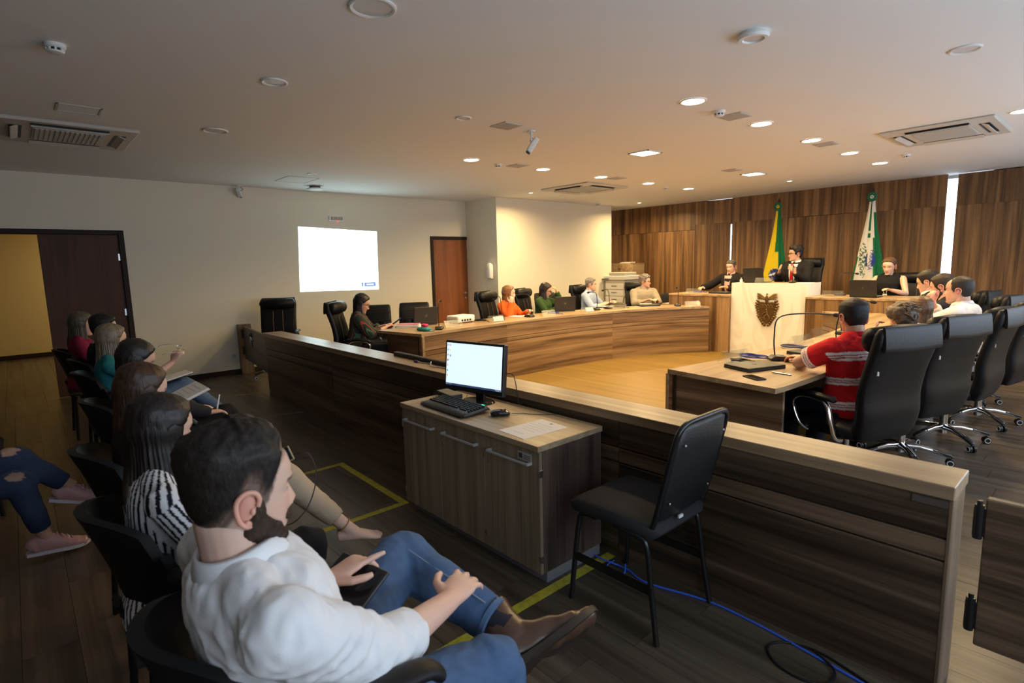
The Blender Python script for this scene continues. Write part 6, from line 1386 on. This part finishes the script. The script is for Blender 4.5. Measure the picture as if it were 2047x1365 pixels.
# --- flags
def flag(label, loc, kind):
    t = thing('flag_on_pole', label, 'flag', loc)
    zt = 2.30 if kind == 'br' else 2.32
    bm = B(); lathe(bm, [(.14,0),(.14,.02),(.05,.05),(.02,.06)], 24); obj('stand', bm, STEEL, t)
    bm = B(); cyl(bm, (0,0,.05), (0,0,zt+.08), .014, n=12); p = obj('pole', bm, mat('pole_wood', (.05,.02,.012), .4), t)
    bm = B(); lathe(bm, [(.006,zt+.08),(.026,zt+.11),(.030,zt+.125),(.016,zt+.16),(.001,zt+.20)], 14); obj('finial', bm, mat('pole_wood'), p)
    bm = B(); tube(bm, [(.055*math.cos(w), -.045, zt+.03+.055*math.sin(w)) for w in [R(30*i) for i in range(12)]], (.026,.012), 8, closed=True, up=(0,1,0)); ro = obj('rosette', bm, mat('flag_green', (.01,.13,.05), .7), t, smooth=60)
    bm = B(); lathe(bm, [(.032,0),(.028,.012)], 16, M=Matrix.Translation((0,-.04,zt+.03)) @ Matrix.Rotation(R(90),4,'X')); o = obj('rosette_centre', bm, mat('flag_yellow' if kind == 'br' else 'flag_white', (.70,.55,.03) if kind == 'br' else (.75,.74,.70), .7), ro)
    bm = B(); lathe(bm, [(.012,0),(.010,.015)], 12, M=Matrix.Translation((0,-.042,zt+.03)) @ Matrix.Rotation(R(90),4,'X')); obj('rosette_dot', bm, mat('flag_green'), ro)
    na, nr_ = 96, 90; G = Geo(); vs, cs = [], []
    for i in range(nr_):
        u = i/(nr_-1); z = zt-.02-u*(1.75 if kind == 'br' else 1.72); w = .035+.175*sstep(u, -.1, .95)*(1 if kind == 'br' else 1.1); dp = .025+.075*u
        for j in range(na):
            a = 2*math.pi*j/na; f = 1+.22*u**.5*math.sin(5*a+1.3*u+(.6 if kind == 'br' else 0))+.07*math.sin(11*a-2*u)
            sx = -.04*u if kind == 'br' else -.02*u
            x, y = math.cos(a)*w*f+sx, math.sin(a)*dp*f; vs.append((x, y-.01, z)); q = math.cos(a) if y < 0 else math.copysign(1, math.cos(a))*.95; xl = math.cos(a)
            if kind == 'br':
                col = (.012,.14,.05) if xl > .10-.1*u else (.72,.56,.02)
                if u < .42 and abs(xl-.0) < .03 and .12 < u < .3: col = (.55,.45,.06)
                if u > .46: col = (.012,.14,.05) if xl > .50 else (.72,.56,.02)
                du, dx = (u-.70)*1.75, (xl-.12)*w
                if u > .5 and du*du+dx*dx*1.0 < .115**2 and y < 0:
                    col = (.02,.04,.22)
                    if abs(du+.35*dx+.02) < .016: col = (.72,.74,.72)
                    elif NZ.noise(V((x*60, 1, z*60))) > .42: col = (.6,.62,.7)
            else:
                col = (.75,.73,.68)
                if u < .62 and -.22 < xl < .20 and u < .36: col = (.012,.15,.055)
                if xl > .45+.25*(u < .36) and u > .12: col = (.012,.15,.055)
                if .25 < u < .42 and -.25 < xl < .2 and (int(u*40) % 3 == 0): col = (.72,.66,.5)
                if u > .55 and xl < -.72: col = (.012,.15,.055)
                du, dx = (u-.58)*1.72, (xl-.22)*w
                if du*du*.35+dx*dx < .075**2 and y < 0 and abs(dx) < .075: col = (.03,.06,.30) if abs(dx-.0) > .028 else (.74,.74,.72)
                e_ = (du/.30)**2+((dx+.10)/.055)**2
                if e_ < 1 and y < 0 and NZ.noise(V((x*45, 3, z*38))) > .02: col = (.05,.13,.06)
            cs.append(col)
    ff = [(i*na+j, i*na+(j+1) % na, (i+1)*na+(j+1) % na, (i+1)*na+j) for i in range(nr_-1) for j in range(na)]
    G.add(vs, ff, np.array(cs)); fl = G.build('flag_cloth', vcol('flag_cloth', .85, bump=.1, bscale=200, spec=.2), t)
    if kind != 'br':
        text_part('lettering', 'PARANÁ', .088, mat('letter_blue', (.03,.06,.30), .7), fl, (.062, -.135, 1.30), (R(90), R(96), 0), .002)
    return t
flag('green and yellow flag with a blue starred globe, furled on pole at left', (-4.62, 10.98, .2), 'br')
flag('white and green flag with blue lettering, furled on pole at right', (-3.07, 10.98, .2), 'pr')
# --- copier corner
t = thing('photocopier', 'pale grey photocopier in the corner before the wooden wall', 'copier', (-7.86, 10.44, 0))
CPW = mat('copier_plastic', (.50,.47,.42), .5)
bm = B(); box(bm, -.27, .27, -.28, .28, .62, 1.16, .012); obj('body', bm, CPW, t)
bm = B(); box(bm, -.30, .30, -.30, .30, 1.162, 1.26, .012); obj('scanner_lid', bm, WHITE, t)
bm = B(); box(bm, -.18, .26, -.26, .2, 1.262, 1.335, .014); obj('document_feeder', bm, CPW, t)
for k in range(3):
    bm = B(); box(bm, -.25, .25, -.292, -.2805, .66+k*.15, .79+k*.15, .004); d_ = obj('paper_drawer', bm, WHITE, t); bm = B(); box(bm, -.07, .07, -.300, -.2925, .72+k*.15, .735+k*.15); obj('handle', bm, DARKP, d_)
bm = B(); box(bm, -.29, -.14, -.38, -.302, 1.18, 1.20, .004); obj('control_panel', bm, DARKP, t)
for z, y in ((.78, -.2), (.92, -.1), (1.05, .05)):
    bm = B(); tube(bm, smooth_path([(.272, y, z), (.31, y-.05, z-.04), (.30, y-.12, z+.03), (.33, y-.2, z-.10)], 5), .008, 6); obj('lead', bm, BLACKP, t)
t = thing('copier_stand', 'brown wooden cupboard under the photocopier', 'cupboard', (-7.82, 10.44, 0)); bm = B(); box(bm, -.36, .36, -.34, .34, .05, .615, .004); obj('carcass', bm, W_WING, t); bm = B(); box(bm, -.34, .34, -.30, .30, 0, .05); obj('plinth', bm, DARKP, t)
for s in (-1, 1): bm = B(); box(bm, s*.175-.17, s*.175+.17, -.355, -.342, .08, .60, .003); d_ = obj('door', bm, W_TOP, t); bm = B(); cyl(bm, (s*.04,-.368,.45), (s*.04,-.368,.55), .006, n=8); obj('handle', bm, STEEL, d_)
t = thing('wooden_box', 'light wooden box cupboard high behind the photocopier', 'box', (-8.25, 11.12, 0)); bm = B(); box(bm, -.36, .36, -.24, .24, 0, 1.53, .004); obj('carcass', bm, W_TOP, t)
for z0, z1 in ((.04,.9), (.92,1.5)): bm = B(); box(bm, -.34, .34, -.256, -.242, z0, z1, .003); d_ = obj('door', bm, W_TOP, t); bm = B(); sphere(bm, (.0,-.262,z1-.1), .018, u=10, v=8); obj('knob', bm, BLACKP, d_)
t = thing('paper_pile', 'thin pile of papers on top of the light wooden box', 'papers', (-8.2, 11.1, 1.531)); bm = B(); box(bm, -.15, .15, -.1, .1, 0, .02); obj('sheet', bm, PAPER, t); bm = B(); box(bm, -.11, .16, -.09, .1, .0205, .032); obj('sheet', bm, PAPER, t)
t = thing('side_table', 'small wooden side table with papers beside the black visitor chair', 'table', (-6.0, 9.75, 0)); bm = B(); box(bm, -.3, .3, -.2, .2, .70, .73, .003); obj('table_top', bm, W_TOP, t)
for x in (-.27,.27):
    for y in (-.17,.17): bm = B(); box(bm, x-.02, x+.02, y-.02, y+.02, 0, .70); obj('leg', bm, W_WING, t)
sheet('paper_sheet', 'white sheets on the small side table', 'paper', (-6.05, 9.72, .7305), (0,1), .3, .21, PAPER, n=4)
t = thing('wall_socket_box', 'black socket box on cream wall near the photocopier', 'socket', (-8.19, 9.55, .98)); bm = B(); box(bm, .0005, .04, -.06, .06, -.08, .08, .006); obj('case', bm, BLACKP, t); bm = B(); box(bm, .04, .044, -.035, .035, -.05, .05, .003); obj('face_plate', bm, DARKP, t)
# --- held and lap things of the audience
def wpt(root, p): return root.matrix_basis @ V(p)
def mtx(loc, xa, up): 
    z = V(up).normalized(); x = V(xa); x = (x-z*x.dot(z)).normalized(); y = z.cross(x); M = Matrix((x, y, z)).transposed().to_4x4(); M.translation = V(loc); return M
t = thing('tablet', 'black tablet in a case on the lap of the white-shirted man', 'tablet', (0,0,0)); t.matrix_world = mtx((-1.39, .57, .672), (-.30, .80, .25), (.30, -.30, .92))
bm = B(); box(bm, -.15, .13, -.085, .085, 0, .012, .004); ca = obj('case', bm, BLACKP, t); bm = B(); box(bm, -.135, .115, -.072, .072, .012, .0128); obj('screen', bm, mat('black_glass'), t)
t = thing('notebook', 'open white notebook on the lap of the dark-haired woman', 'notebook', (0,0,0)); t.matrix_world = mtx((-4.30, .78, .735), (1, .1, 0), (.15, -.35, 1))
bm = B(); box(bm, -.11, .11, -.15, .15, 0, .012, .002); nb_ = obj('pages', bm, PAPER, t); bm = B(); box(bm, -.114, .114, -.154, .154, -.004, -.0005); obj('cover', bm, WHITE, t)
for k in range(6): bm = B(); box(bm, -.09, .06, .11-k*.035, .113-k*.035, .012, .0125); obj('handwriting', bm, INK, nb_)
t = thing('ball_pen', 'white pen in the hand of the dark-haired woman', 'pen', (0,0,0)); t.matrix_world = mtx((-4.0, .93, .70), (-.2,.3,1), (1,0,.2)); bm = B(); cyl(bm, (-.06,0,0), (.07,0,0), .005, n=8); obj('barrel', bm, WHITE, t); bm = B(); tube(bm, [(-.075,0,0),(-.06,0,0)], [.001,.005], 8); obj('tip', bm, BLACKP, t)
t = thing('notebook', 'small notepad on the knee of the blonde woman', 'notebook', (0,0,0)); t.matrix_world = mtx((-5.12, .90, .745), (1, .1, 0), (0, -.2, 1)); bm = B(); box(bm, -.09, .09, -.11, .11, 0, .010, .002); obj('pages', bm, PAPER, t); bm = B(); box(bm, -.092, .092, -.112, .112, -.004, -.0005); obj('cover', bm, DARKP, t)
t = thing('mobile_phone', 'phone with earphone wire on beige trousered knee', 'phone', (0,0,0)); t.matrix_world = mtx((-2.52, .80, .725), (.2, .8, .3), (.7, -.5, .6)); bm = B(); box(bm, -.075, .075, -.037, .037, 0, .009, .003); obj('case', bm, mat('gold_case', (.45,.36,.25), .35, .5), t); bm = B(); box(bm, -.068, .068, -.033, .033, .009, .0096); obj('screen', bm, mat('black_glass'), t)
cable('earphones', 'black earphone wire hanging from the phone over beige trousers', [(-2.50,.86,.74),(-2.46,.92,.75),(-2.42,.94,.66),(-2.40,.90,.55),(-2.40,.84,.48),(-2.42,.78,.46),(-2.44,.74,.52),(-2.45,.70,.50)], .0025)
t = thing('mobile_phone', 'phone in the hands of the dark-haired woman behind the railing', 'phone', (0,0,0)); t.matrix_world = mtx((-6.51, 3.76, .86), (.4,.9,0), (-.5,-.4,.8)); bm = B(); box(bm, -.07, .07, -.035, .035, 0, .009, .003); obj('case', bm, mat('navy_plastic'), t); bm = B(); box(bm, -.064, .064, -.031, .031, .009, .0096); obj('screen', bm, mat('phone_glow', (.2,.4,.8), .2, emit=(.3,.5,1), estr=.8), t)
hp = bli['arms'][1][2]; hw = V((-5.15, .46, 0))+V(hp)*.955; g_ = thing('eyeglasses', 'thin-framed glasses held up in the raised hand of the blonde woman', 'glasses', (0,0,0)); g_.matrix_world = mtx(hw+V((.02, .06, .10)), (.1,.95,.3), (.4,-.3,.85))
WIRE = mat('silver_wire', (.6,.6,.62), .25, .9)
for s in (-1, 1):
    bm = B(); tube(bm, [(.0+.02*math.sin(w), s*.033+.025*math.cos(w), 0) for w in [R(30*i) for i in range(12)]], .002, 6, closed=True, up=(0,0,1)); obj('lens_rim', bm, WIRE, g_)
    bm = B(); tube(bm, smooth_path([(.0, s*.06, 0), (-.03, s*.066, .02), (-.10, s*.064, .05), (-.13, s*.062, .045)], 4), .002, 6); obj('temple', bm, WIRE, g_)
bm = B(); tube(bm, [(.004,-.008,0),(.010,0,.0),(.004,.008,0)], .002, 6); obj('bridge', bm, WIRE, g_)
